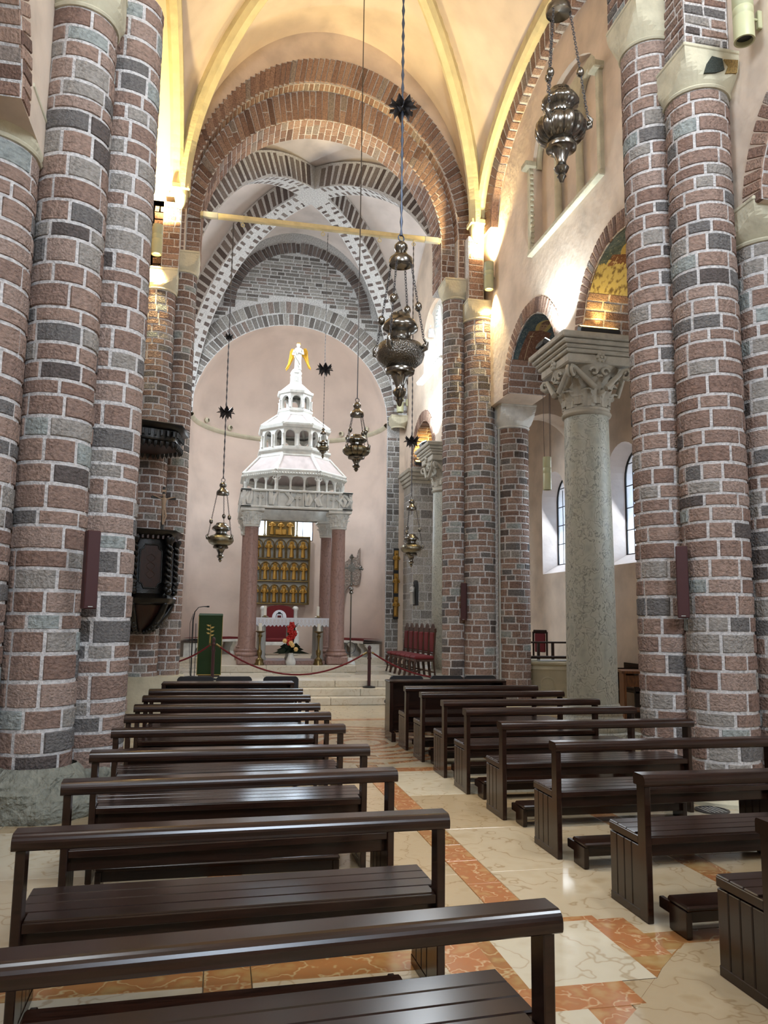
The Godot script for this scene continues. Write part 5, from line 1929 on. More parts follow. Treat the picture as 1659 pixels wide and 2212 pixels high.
func flowers():
	rng.seed = 83
	var v = thing("flower_vase", "white tapered vase on the dais holding the altar flowers", "vase", Vector3(1.69, 0.574, -18.55))
	var b = B.new()
	b.lathe([[0.0, 0.0], [0.10, 0.0], [0.12, 0.05], [0.115, 0.1], [0.07, 0.2], [0.06, 0.24], [0.075, 0.28], [0.06, 0.275]], 20)
	put(v, "body", b, M.white_stone)
	var t = thing("flower_arrangement", "red gladioli and cream roses over dark leaves in the white vase", "flowers", Vector3(1.69, 0.84, -18.55))
	for k in 22:
		var a = TAU * k / 22 + jit(0.2)
		var l = rng.randf_range(0.22, 0.44)
		var up = rng.randf_range(-0.02, 0.2)
		var d = Vector3(sin(a), 0, cos(a) * 0.5)
		b = B.new()
		var s = d.cross(V).normalized() * 0.045
		var p1 = d * l * 0.5 + V * (up + 0.07)
		var p2 = d * l + V * up
		b.quad(Vector3.ZERO, p1 - s, p2, p1 + s)
		b.quad(Vector3.ZERO, p1 + s, p2, p1 - s + V * 0.008)
		put(t, "leaf", b, M.leaf_green)
	for k in 3:
		b = B.new()
		var x = [-0.06, 0.02, 0.08][k]
		b.tube([Vector3(x * 0.3, 0, 0), Vector3(x, 0.5, 0.02), Vector3(x * 0.7, 0.72 - k * 0.08, 0.02)], 0.008, 5)
		put(t, "stem", b, M.leaf_green)
	for k in 12:
		b = B.new()
		var c = Vector3(jit(0.10) * (1.2 - k * 0.06), 0.24 + k * 0.038, 0.06 + jit(0.03))
		for j in 5:
			var a = TAU * j / 5 + k
			var o = Vector3(cos(a), sin(a), 0.3) * 0.045
			b.ball(c + o, 0.032, 6)
		b.ball(c, 0.03, 6)
		put(t, "gladiolus_bloom", b, M.petal_red)
	for q in [[-0.16, 0.17], [0.02, 0.07], [0.1, -0.02], [-0.02, 0.12]]:
		b = B.new()
		var c = Vector3(q[0], q[1] + 0.12, 0.14)
		for j in 6:
			var a = TAU * j / 6
			b.ball(c + Vector3(cos(a), sin(a), 0) * 0.03, 0.026, 6)
		b.ball(c + Vector3(0, 0, 0.015), 0.028, 6)
		put(t, "rose", b, M.petal_cream)
	b = B.new()
	for k in 7:
		b.tube([Vector3(0, 0.1, 0), Vector3(jit(0.1), 0.5, -0.02), Vector3(jit(0.16), 0.66 + jit(0.05), -0.02)], [0.03, 0.03, 0.004], 5)
	put(t, "dark_blade_leaf", b, M.leaf_green)

func sanctuary():
	altar_canopy()
	altarpiece()
	altar()
	# bishop's chair
	var t = thing("bishop_chair", "stone chair with red back and a white round emblem behind the altar", "chair", Vector3(1.78, 0.57, -23.5))
	var b = B.new()
	for x in [-0.48, 0.48]:
		b.box(Vector3(x, 0.35, 0), Vector3(0.16, 0.7, 0.6), 0.03)
		b.lathe([[0.07, 0.7], [0.06, 0.75], [0.06, 1.3], [0.085, 1.33], [0.085, 1.38], [0.05, 1.42], [0.0, 1.43]], 14, at(x, 0, -0.2))
	put(t, "stone_side", b, M.white_stone)
	b = B.new()
	var pts = [Vector2(-0.42, 0.4), Vector2(0.42, 0.4), Vector2(0.42, 1.32)]
	for i in 9:
		pts.append(Vector2(0.36 * cos(PI * i / 8), 1.36 + 0.09 * sin(PI * i / 8)))
	pts.append(Vector2(-0.42, 1.32))
	b.prism(pts, -0.24, -0.14)
	put(t, "red_back", b, M.red_velvet)
	b = B.new()
	b.box(Vector3(0, 0.44, 0.05), Vector3(0.8, 0.1, 0.55), 0.03)
	put(t, "seat_cushion", b, M.red_velvet)
	b = B.new()
	b.box(Vector3(0, 0.34, 0.05), Vector3(0.86, 0.1, 0.6), 0.01)
	put(t, "seat_slab", b, M.white_stone)
	b = B.new()
	b.lathe([[0.0, 0.0], [0.21, 0.0], [0.21, 0.02], [0.0, 0.02]], 28, Transform3D(Basis(Vector3(1, 0, 0), PI / 2), Vector3(0, 1.1, -0.14)))
	var em = put(t, "emblem_disc", b, M.linen)
	b = B.new()
	b.prism([Vector2(-0.055, 0.07), Vector2(0.055, 0.07), Vector2(0.055, -0.02), Vector2(0, -0.09), Vector2(-0.055, -0.02)], 0.0, 0.008, at(0, 1.08, -0.12))
	put(em, "shield", b, M.red_cloth)
	b = B.new()
	b.box(Vector3(0, 1.2, -0.115), Vector3(0.16, 0.02, 0.008))
	b.prism([Vector2(-0.05, 0.0), Vector2(0.05, 0.0), Vector2(0.035, 0.04), Vector2(-0.035, 0.04)], 0.0, 0.008, at(0, 1.21, -0.12))
	for s in [-1, 1]:
		b.tube([Vector3(s * 0.08, 1.2, -0.115), Vector3(s * 0.1, 1.1, -0.115), Vector3(s * 0.1, 1.02, -0.115)], 0.008, 5)
	b.box(Vector3(0, 1.09, -0.11), Vector3(0.012, 0.1, 0.004))
	b.box(Vector3(0, 1.09, -0.11), Vector3(0.06, 0.012, 0.004))
	put(em, "hat_and_tassels", b, M.black_metal)
	# stone benches round the apse with red cushions
	for s in [-1.0, 1.0]:
		var bn = thing("apse_bench", "curved white stone bench with red cushion, apse side of the " + ("green lectern" if s < 0 else "red chairs"), "bench", Vector3(1.83, 0.57, -22.0), 0.0, "stone benches round the apse")
		var a0 = deg_to_rad(32.0)
		var a1 = deg_to_rad(86.0)
		for part in [["seat_slab", 2.22, 2.78, 0.38, 0.45, M.white_stone], ["cushion", 2.24, 2.74, 0.45, 0.51, M.red_velvet]]:
			b = B.new()
			var n = 14
			for i in n:
				var q0 = lerp(a0, a1, float(i) / n)
				var q1 = lerp(a0, a1, float(i + 1) / n)
				var d0 = Vector3(sin(q0) * s, 0, -cos(q0))
				var d1 = Vector3(sin(q1) * s, 0, -cos(q1))
				for e in [[part[1], part[3], part[1], part[4], -1], [part[1], part[4], part[2], part[4], 0], [part[1], part[3], part[2], part[3], 2]]:
					b.qo(d0 * e[0] + V * e[1], d1 * e[0] + V * e[1], d1 * e[2] + V * e[3], d0 * e[2] + V * e[3], -d0 if e[4] == -1 else (V if e[4] == 0 else -V))
			put(bn, part[0], b, part[5])
		for k in 5:
			var q = lerp(a0 + 0.05, a1 - 0.05, k / 4.0)
			var d = Vector3(sin(q) * s, 0, -cos(q))
			b = B.new()
			var pr = []
			for p in [[0.0, 0.0], [0.0, 0.38], [-0.42, 0.38], [-0.4, 0.3], [-0.3, 0.2], [-0.28, 0.1], [-0.34, 0.0]]:
				pr.append(Vector2(p[0], p[1]))
			var sd = d.cross(V)
			b.prism(pr, -0.06, 0.06, Transform3D(Basis(d, V, sd), d * 2.72))
			put(bn, "scroll_foot", b, M.white_stone)
	lectern_and_ropes()
	red_chairs()
	pulpit()
	# processional cross on its stand
	var cr = thing("processional_cross", "tall silver processional cross on a white stone foot beside the altar", "cross", Vector3(3.32, 0.42, -20.0))
	b = B.new()
	b.lathe([[0.0, 0], [0.16, 0.0], [0.16, 0.14], [0.08, 0.22], [0.05, 0.26]], 4, Transform3D(Basis(Vector3.UP, PI / 4), Vector3.ZERO))
	put(cr, "stone_foot", b, M.white_stone)
	b = B.new()
	b.tube([Vector3(0, 0.2, 0), Vector3(0, 2.02, 0)], 0.018, 8)
	b.ball(Vector3(0, 1.98, 0), 0.06, 12)
	b.lathe([[0.04, 1.86], [0.06, 1.9], [0.03, 1.94]], 12)
	put(cr, "pole", b, M.silver)
	b = B.new()
	b.tube(circle(Vector3(0, 0.5, 0), 0.14, 16), 0.01, 6, false)
	put(cr, "iron_ring", b, M.iron)
	b = B.new()
	b.box(Vector3(0, 2.42, 0), Vector3(0.05, 0.72, 0.03), 0.01)
	b.box(Vector3(0, 2.52, 0), Vector3(0.46, 0.05, 0.03), 0.01)
	for q in [[0.25, 2.52], [-0.25, 2.52], [0.0, 2.82]]:
		for j in 3:
			var a = TAU * j / 3 + PI / 2
			b.ball(Vector3(q[0] + cos(a) * 0.035, q[1] + sin(a) * 0.035, 0), 0.032, 8)
	b.lathe([[0.0, 0], [0.10, 0.0], [0.10, 0.02], [0, 0.02]], 16, Transform3D(Basis(Vector3(1, 0, 0), PI / 2), Vector3(0, 2.52, 0.0)))
	put(cr, "cross_head", b, M.silver_chased)
	# old fresco fragment on the apse wall
	rng.seed = 90
	var fr = thing("fresco_fragment", "ragged fragment of old wall painting on the apse plaster behind the processional cross", "fresco", Vector3(3.9, 2.7, -23.75), deg_to_rad(-48))
	b = B.new()
	var pr2 = []
	for p in [[-0.33, -0.95], [-0.27, -1.0], [-0.24, -0.6], [-0.18, -0.22], [-0.02, -0.05], [0.1, 0.02], [0.2, -0.06], [0.34, -0.02], [0.4, 0.3], [0.35, 0.72], [0.38, 1.08], [0.3, 1.0], [0.25, 0.8], [0.02, 0.82], [-0.1, 0.72], [-0.3, 0.62], [-0.33, 0.1], [-0.36, -0.4]]:
		pr2.append(Vector2(p[0], p[1]))
	b.prism(pr2, 0.0, 0.012)
	T.fresco = noise("s", 95, 0.02, 5, 512, [[0.0, Color(0.27, 0.27, 0.26)], [0.4, Color(0.45, 0.43, 0.40)], [0.55, Color(0.52, 0.40, 0.34)], [0.7, Color(0.60, 0.58, 0.54)], [1.0, Color(0.75, 0.72, 0.68)]])
	put(fr, "paint_layer", b, mat("old_paint", Color(1, 1, 1), 0.9, "fresco", 1.6))

func lectern_and_ropes():
	var t = thing("lectern", "lectern hung with a green cloth with a gold embroidered sprig", "lectern", Vector3(-0.14, 0.42, -17.1))
	var b = B.new()
	b.box(Vector3(0, 0.58, -0.12), Vector3(0.44, 1.16, 0.3), 0.01)
	put(t, "stand", b, M.wood_panel)
	b = B.new()
	b.box(Vector3(0, 0.65, 0.05), Vector3(0.50, 1.22, 0.012), 0.004)
	b.box(Vector3(0, 1.275, -0.13), Vector3(0.50, 0.03, 0.38), 0.01, Basis(Vector3(1, 0, 0), deg_to_rad(6)))
	var cl = put(t, "green_cloth", b, M.green_cloth)
	b = B.new()
	b.tube([Vector3(0, 0.7, 0.06), Vector3(0.01, 0.9, 0.06), Vector3(0, 1.08, 0.06)], 0.006, 5)
	for k in 6:
		var y = 0.84 + k * 0.04
		var s = 1.0 if k % 2 == 0 else -1.0
		b.quad(Vector3(0, y, 0.06), Vector3(s * 0.05, y + 0.0, 0.062), Vector3(s * 0.085, y + 0.035, 0.06), Vector3(s * 0.03, y + 0.035, 0.062))
		b.quad(Vector3(0, y, 0.062), Vector3(s * 0.03, y + 0.035, 0.06), Vector3(s * 0.085, y + 0.035, 0.062), Vector3(s * 0.05, y, 0.06))
	for s in [-1, 1]:
		b.tube([Vector3(s * 0.012, 0.68, 0.06), Vector3(s * 0.012, 0.86, 0.06)], 0.004, 5)
	put(cl, "gold_sprig", b, M.gold_thread)
	b = B.new()
	b.box(Vector3(0, 0.045, 0.055), Vector3(0.5, 0.015, 0.016))
	b.box(Vector3(-0.245, 0.65, 0.055), Vector3(0.008, 1.2, 0.016))
	b.box(Vector3(0.245, 0.65, 0.055), Vector3(0.008, 1.2, 0.016))
	put(cl, "gold_hem", b, M.gold_thread)
	var m = thing("microphone_stand", "black gooseneck microphone stand beside the green lectern", "microphone", Vector3(-0.50, 0.42, -17.0))
	b = B.new()
	b.lathe([[0.0, 0], [0.14, 0], [0.14, 0.015], [0.03, 0.03], [0.0, 0.03]], 18)
	put(m, "base", b, M.black_metal)
	b = B.new()
	b.tube([Vector3(0, 0.02, 0), Vector3(0, 1.2, 0)], 0.014, 8)
	b.tube([Vector3(0.07, 0.02, 0), Vector3(0.075, 0.55, 0), Vector3(0.06, 1.1, 0)], 0.008, 6)
	put(m, "pole", b, M.black_metal)
	b = B.new()
	b.tube([Vector3(0, 1.18, 0), Vector3(0.03, 1.34, 0), Vector3(0.1, 1.43, 0), Vector3(0.2, 1.45, 0.02), Vector3(0.27, 1.45, 0.03)], [0.016, 0.01, 0.008, 0.008, 0.012], 8)
	b.tube([Vector3(0.27, 1.45, 0.03), Vector3(0.32, 1.45, 0.04)], 0.018, 8)
	put(m, "gooseneck", b, M.black_metal)
	b = B.new()
	b.tube([Vector3(0.0, 1.3, 0.0), Vector3(-0.06, 1.1, 0.02), Vector3(-0.05, 0.6, 0.02), Vector3(-0.02, 0.05, 0.02)], 0.005, 5)
	put(m, "cable", b, M.black_metal)
	# rope barrier
	var posts = [Vector3(-0.06, 0.42, -16.25), Vector3(3.04, 0.285, -15.92)]
	var where = ["before the green lectern", "on the step edge by the red chairs"]
	for i in 2:
		var p = thing("barrier_post", "turned dark wood rope barrier post " + where[i], "post", posts[i], 0.0, "rope barrier posts")
		b = B.new()
		b.lathe([[0.0, 0], [0.13, 0], [0.13, 0.02], [0.05, 0.035], [0.03, 0.04]], 20)
		put(p, "foot", b, M.black_metal)
		b = B.new()
		b.lathe([[0.03, 0.03], [0.034, 0.2], [0.034, 0.55], [0.045, 0.58], [0.034, 0.61], [0.034, 0.68], [0.045, 0.7], [0.03, 0.73], [0.03, 0.76], [0.04, 0.79], [0.025, 0.83], [0.0, 0.84]], 14)
		put(p, "shaft", b, M.maroon)
	var tops = [posts[0] + Vector3(0, 0.7, 0), posts[1] + Vector3(0, 0.7, 0)]
	var ends = [[tops[0] + Vector3(0.05, 0, 0), tops[1] - Vector3(0.05, 0, 0), 0.52, "red rope sagging across the step between the two barrier posts"], [tops[0] - Vector3(0.05, 0, 0), Vector3(-1.0, 0.72, -16.4), 0.08, "red rope running from the lectern's barrier post towards the pulpit shafts"], [tops[1] + Vector3(0.05, 0, 0), Vector3(4.5, 0.5, -15.5), 0.12, "red rope running from the step-edge barrier post past the red chairs"]]
	for e in ends:
		var r = thing("barrier_rope", e[3], "rope", (e[0] + e[1]) * 0.5, 0.0, "red barrier ropes")
		var mid = (e[0] + e[1]) * 0.5
		var pts = []
		for k in 19:
			var q = k / 18.0
			pts.append(e[0].lerp(e[1], q) - V * e[2] * 4.0 * q * (1 - q) - mid)
		b = B.new()
		b.tube(pts, 0.017, 8)
		put(r, "cord", b, M.red_cloth)
		b = B.new()
		b.tube([pts[0], pts[1].lerp(pts[0], 0.5)], 0.022, 8)
		b.tube([pts[18], pts[17].lerp(pts[18], 0.5)], 0.022, 8)
		put(r, "end_ferrule", b, M.brass)

func red_chairs():
	# faces +x locally turned by pi
	var c0 = null
	for i in 6:
		var z = -16.45 - i * 0.42
		var lab = "carved high-back chair with red velvet, %s in the row counted from the slim arch shaft" % ["first", "second", "third", "fourth", "fifth", "sixth"][i]
		if c0 == null:
			c0 = thing("red_chair", lab, "chair", Vector3(4.28, 0.42, z), -PI / 2, "red velvet chairs along the chancel")
			var b = B.new()
			b.box(Vector3(0, 0.44, 0), Vector3(0.44, 0.08, 0.44), 0.03)
			put(c0, "seat", b, M.red_velvet)
			plank_box(c0, "seat_frame", Vector3(0, 0.385, 0), Vector3(0.42, 0.05, 0.42), M.wood_chair, 0.01)
			for s in [-1.0, 1.0]:
				b = B.new()
				b.tube([Vector3(s * 0.19, 0.38, 0.19), Vector3(s * 0.21, 0.3, 0.22), Vector3(s * 0.18, 0.12, 0.2), Vector3(s * 0.2, 0.0, 0.23)], [0.03, 0.03, 0.018, 0.02], 8)
				put(c0, "leg", b, M.wood_chair)
				b = B.new()
				b.tube([Vector3(s * 0.19, 0.0, -0.24), Vector3(s * 0.19, 0.4, -0.2), Vector3(s * 0.185, 1.0, -0.24)], [0.018, 0.022, 0.02], 8)
				put(c0, "rear_leg", b, M.wood_chair)
			b = B.new()
			b.box(Vector3(0, 0.76, -0.225), Vector3(0.3, 0.42, 0.05), 0.02)
			put(c0, "back_pad", b, M.red_velvet)
			b = B.new()
			var pts = []
			for p in [[-0.21, 0.97], [0.21, 0.97], [0.2, 1.05], [0.1, 1.06], [0.04, 1.12], [0.0, 1.15], [-0.04, 1.12], [-0.1, 1.06], [-0.2, 1.05]]:
				pts.append(Vector2(p[0], p[1]))
			b.prism(pts, -0.26, -0.215)
			b.box(Vector3(0, 0.53, -0.222), Vector3(0.36, 0.05, 0.035), 0.01)
			put(c0, "carved_crest", b, M.wood_chair)
			b = B.new()
			b.tube([Vector3(-0.18, 0.14, 0.2), Vector3(0, 0.18, 0), Vector3(0.18, 0.14, -0.22)], 0.014, 6)
			b.tube([Vector3(0.18, 0.14, 0.2), Vector3(0, 0.18, 0), Vector3(-0.18, 0.14, -0.22)], 0.014, 6)
			put(c0, "cross_stretcher", b, M.wood_chair)
		else:
			again(c0, Vector3(4.28 - 0.012 * i, 0.42, z), -PI / 2, lab)
	# slim gilded relief panel and a small niche statue on the chancel stones
	var g = thing("gilt_relief_panel", "narrow upright gilded relief panel hung on the apse jamb", "relief", Vector3(4.93, 1.66, -21.95))
	var b = B.new()
	b.box(Vector3(0, 1.0, 0), Vector3(0.15, 2.0, 0.05), 0.01)
	put(g, "board", b, M.black_metal)
	rng.seed = 121
	for k in 3:
		b = B.new()
		b.box(Vector3(0, 0.34 + k * 0.66, 0.025), Vector3(0.12, 0.56, 0.03), 0.01)
		figure(b, at(0.0, 0.1 + k * 0.66, 0.04), 0.46)
		put(g, "gilt_scene", b, M.gilt)
	var n = thing("niche_statue", "small silver saint in a black arched niche on the pale chancel stones", "statue", Vector3(5.15, 2.02, -20.45))
	b = B.new()
	var pts2 = [Vector2(-0.17, 0.0), Vector2(0.17, 0.0)]
	for i in 9:
		pts2.append(Vector2(0.17 * cos(PI * i / 8), 0.5 + 0.17 * sin(PI * i / 8)))
	b.prism(pts2, -0.02, 0.05, Transform3D(Basis(Vector3(0, 0, -1), V, Vector3(-1, 0, 0)), Vector3.ZERO))
	put(n, "black_niche", b, M.black_metal)
	b = B.new()
	figure(b, Transform3D(Basis(Vector3.UP, -PI / 2), Vector3(-0.1, 0.03, 0)), 0.56)
	put(n, "saint", b, mat("pale_silver", Color(0.78, 0.77, 0.75), 0.4, "", 1.0, "", 0.0, 0.3))

func pulpit():
	rng.seed = 131
	var P = Vector3(-1.28, 0, -13.8)
	var t = thing("pulpit", "black carved wooden pulpit with inlaid maroon panels on the far shafts", "pulpit", P)
	var r = 0.52
	var b = B.new()
	var xf = Transform3D(Basis(Vector3.UP, deg_to_rad(-8)), Vector3.ZERO)
	b.lathe([[0.05, 1.36], [0.12, 1.42], [0.3, 1.55], [0.44, 1.72], [0.5, 1.84]], 6, xf)
	put(t, "bowl", b, M.wood_panel)
	b = B.new()
	for k in 6:
		var a = deg_to_rad(-8) + TAU * k / 6
		var pts = []
		for q in [[0.1, 1.38], [0.32, 1.53], [0.47, 1.72], [0.54, 1.86]]:
			pts.append(Vector3(sin(a) * q[0], q[1], cos(a) * q[0]))
		b.tube(pts, [0.03, 0.05, 0.06, 0.05], 6)
		for j in 8:
			var f = j / 7.0
			b.ball(Vector3(sin(a) * (0.12 + 0.42 * f), 1.38 + 0.46 * f * f + 0.02, cos(a) * (0.12 + 0.42 * f)), 0.045, 6)
	put(t, "carved_ridge", b, M.wood_black)
	b = B.new()
	b.lathe([[0.5, 1.84], [0.6, 1.88], [0.62, 1.95], [0.56, 2.0], [r, 2.03]], 6, xf)
	put(t, "lower_moulding", b, M.wood_black)
	b = B.new()
	b.lathe([[r, 2.02], [r, 2.92], [r + 0.06, 2.96]], 6, xf)
	var body = put(t, "body", b, M.wood_black)
	for k in 6:
		var a = deg_to_rad(-8) + TAU * (k + 0.5) / 6
		var out = Vector3(sin(a), 0, cos(a))
		var u = Vector3(cos(a), 0, -sin(a))
		var ap = r * cos(PI / 6)
		b = B.new()
		var pts = []
		for p in [[-0.1, -0.34], [0.1, -0.34], [0.12, -0.28], [0.17, -0.25], [0.17, 0.25], [0.12, 0.28], [0.1, 0.34], [-0.1, 0.34], [-0.12, 0.28], [-0.17, 0.25], [-0.17, -0.25], [-0.12, -0.28]]:
			pts.append(Vector2(p[0], p[1]))
		b.prism(pts, 0.0, 0.012, Transform3D(Basis(u, V, out), out * ap + V * 2.47))
		put(t, "inlaid_panel", b, M.wood_panel)
		b = B.new()
		var fr = []
		for p in pts:
			fr.append(out * (ap + 0.012) + V * 2.47 + u * (p.x * 1.06) + V * (p.y * 1.04))
		fr.append(fr[0])
		b.tube(fr, 0.014, 6)
		put(t, "panel_frame", b, M.wood_black)
		b = B.new()
		for s in [-1.0, 1.0]:
			var sp = []
			for i in 20:
				var q = i / 19.0
				sp.append(out * (ap + 0.016) + V * (2.27 + 0.4 * q) + u * (s * 0.07 * sin(q * TAU * 1.5)))
			b.tube(sp, 0.004, 4)
		put(t, "scroll_inlay", b, M.wood_chair)
		# twisted corner column
		var a2 = deg_to_rad(-8) + TAU * k / 6
		var cc = Vector3(sin(a2), 0, cos(a2)) * (r + 0.05)
		b = B.new()
		for tw in 2:
			var sp = []
			for i in 33:
				var q = i / 32.0
				var w = q * TAU * 4 + PI * tw
				sp.append(cc + Vector3(cos(w) * 0.032, 2.06 + 0.8 * q, sin(w) * 0.032))
			b.tube(sp, 0.03, 6)
		for j in 4:
			b.ball(cc + Vector3(jit(0.02), 2.06 + j * 0.05, jit(0.02)), 0.06, 8)
		b.lathe([[0.05, 2.84], [0.085, 2.9], [0.085, 2.95]], 8, Transform3D(Basis(), cc))
		put(t, "twisted_column", b, M.wood_black)
	b = B.new()
	b.lathe([[r + 0.03, 2.92], [r + 0.08, 2.97], [r + 0.16, 3.02], [r + 0.17, 3.07], [0.0, 3.07]], 6, xf)
	var lg = put(t, "ledge", b, M.wood_black)
	b = B.new()
	for k in 6:
		for i in 7:
			var a = deg_to_rad(-8) + TAU * k / 6
			var a1 = deg_to_rad(-8) + TAU * (k + 1) / 6
			var p = Vector3(sin(a), 0, cos(a)).lerp(Vector3(sin(a1), 0, cos(a1)), (i + 0.5) / 7) * (r + 0.07)
			b.box(p + V * 2.955, Vector3(0.035, 0.07, 0.035), 0.005)
	put(lg, "dentil", b, M.wood_chair)
	b = B.new()
	b.box(Vector3(-0.1, 2.4, -0.45), Vector3(0.3, 1.0, 0.5), 0.02)
	put(t, "wall_bracket", b, M.wood_black)
	# sounding board above
	var sb = thing("pulpit_canopy", "dark carved sounding board over the pulpit", "canopy", P + Vector3(0, 4.45, 0))
	b = B.new()
	b.lathe([[0.0, 0.06], [0.5, 0.06], [0.6, 0.12], [0.58, 0.16], [0.6, 0.3], [0.7, 0.34], [0.72, 0.4], [0.5, 0.46], [0.0, 0.5]], 6, xf)
	put(sb, "board", b, M.wood_black)
	b = B.new()
	b.lathe([[0.0, 0.04], [0.5, 0.055]], 6, xf)
	put(sb, "maroon_soffit", b, M.wood_panel)
	b = B.new()
	for k in 6:
		for i in 6:
			var a = deg_to_rad(-8) + TAU * k / 6
			var a1 = deg_to_rad(-8) + TAU * (k + 1) / 6
			var p = Vector3(sin(a), 0, cos(a)).lerp(Vector3(sin(a1), 0, cos(a1)), (i + 0.5) / 6)
			b.box(p * 0.62 + V * 0.24, Vector3(0.04, 0.1, 0.04), 0.006)
			b.lathe([[0.0, -0.02], [0.035, 0.03], [0.04, 0.1]], 6, Transform3D(Basis(), p * 0.59))
	put(sb, "pendant_fringe", b, M.wood_black)
	b = B.new()
	b.box(Vector3(-0.1, 0.25, -0.5), Vector3(0.2, 0.3, 0.6), 0.02)
	put(sb, "wall_arm", b, M.wood_black)
	# crucifix standing on the ledge
	var c = thing("crucifix", "dark wooden crucifix with a pale figure standing on the pulpit ledge", "crucifix", P + Vector3(0.3, 3.07, 0.1), deg_to_rad(20))
	b = B.new()
	b.box(Vector3(0, 0.38, 0), Vector3(0.045, 0.78, 0.03), 0.006)
	b.box(Vector3(0, 0.58, 0), Vector3(0.42, 0.04, 0.03), 0.006)
	put(c, "cross", b, M.wood_black)
	b = B.new()
	b.box(Vector3(0, 0.7, 0.02), Vector3(0.07, 0.035, 0.01))
	put(c, "title_board", b, M.flesh_paint)
	b = B.new()
	b.lathe([[0.0, 0.36], [0.03, 0.365], [0.034, 0.42], [0.03, 0.47], [0.045, 0.54], [0.035, 0.58], [0.015, 0.59]], 10, at(0, 0, 0.035))
	b.ball(Vector3(-0.012, 0.615, 0.05), 0.026, 10, 1.2)
	for s in [-1.0, 1.0]:
		b.tube([Vector3(s * 0.035, 0.555, 0.035), Vector3(s * 0.11, 0.585, 0.03), Vector3(s * 0.19, 0.61, 0.025)], [0.016, 0.012, 0.009], 6)
		b.tube([Vector3(s * 0.016, 0.38, 0.035), Vector3(s * 0.022 + 0.014, 0.27, 0.055), Vector3(s * 0.008, 0.15, 0.035), Vector3(0, 0.12, 0.045)], [0.022, 0.018, 0.013, 0.01], 6)
	put(c, "figure", b, M.flesh_paint)

# ---------------------------------------------------------------- hanging sanctuary lamps
func chain(b, p, q, size):
	var d = q - p
	var n = max(2, int(d.length() / (size * 1.45)))
	d = d.normalized()
	var s = d.cross(Vector3(0.3, 0.1, 1.0)).normalized()
	var r = d.cross(s)
	for i in n:
		var c = p.lerp(q, (i + 0.5) / n)
		var side = s if i % 2 == 0 else r
		var pts = []
		for k in 9:
			var a = TAU * k / 8
			pts.append(c + d * (cos(a) * size) + side * (sin(a) * size * 0.6))
		b.tube(pts, size * 0.2, 4, false)

func twisted_rod(b, y0, y1, r, x = 0.0):
	var pr = []
	var y = y0
	var i = 0
	while y < y1:
		pr.append([r * (1.0 if i % 2 == 0 else 0.4), y])
		y += r * 4.2
		i += 1
	pr.append([r * 0.5, y1])
	b.lathe(pr, 8)

func rosette(b, y, s):
	for k in 7:
		var a = TAU * k / 7
		var d = Vector3(sin(a), 0, cos(a))
		for q in [[0.9, 0.55], [0.7, -0.75], [1.1, -0.1]]:
			var tip = d * s * q[0] + V * (y + s * q[1])
			var mid = d * s * q[0] * 0.75 + V * (y + s * q[1] * 0.2)
			var w = d.cross(V) * s * 0.28
			b.quad(V * y, mid - w, tip, mid + w)
			b.quad(V * (y - 0.01), mid + w, tip, mid - w)
	b.ball(V * y, s * 0.3, 8)

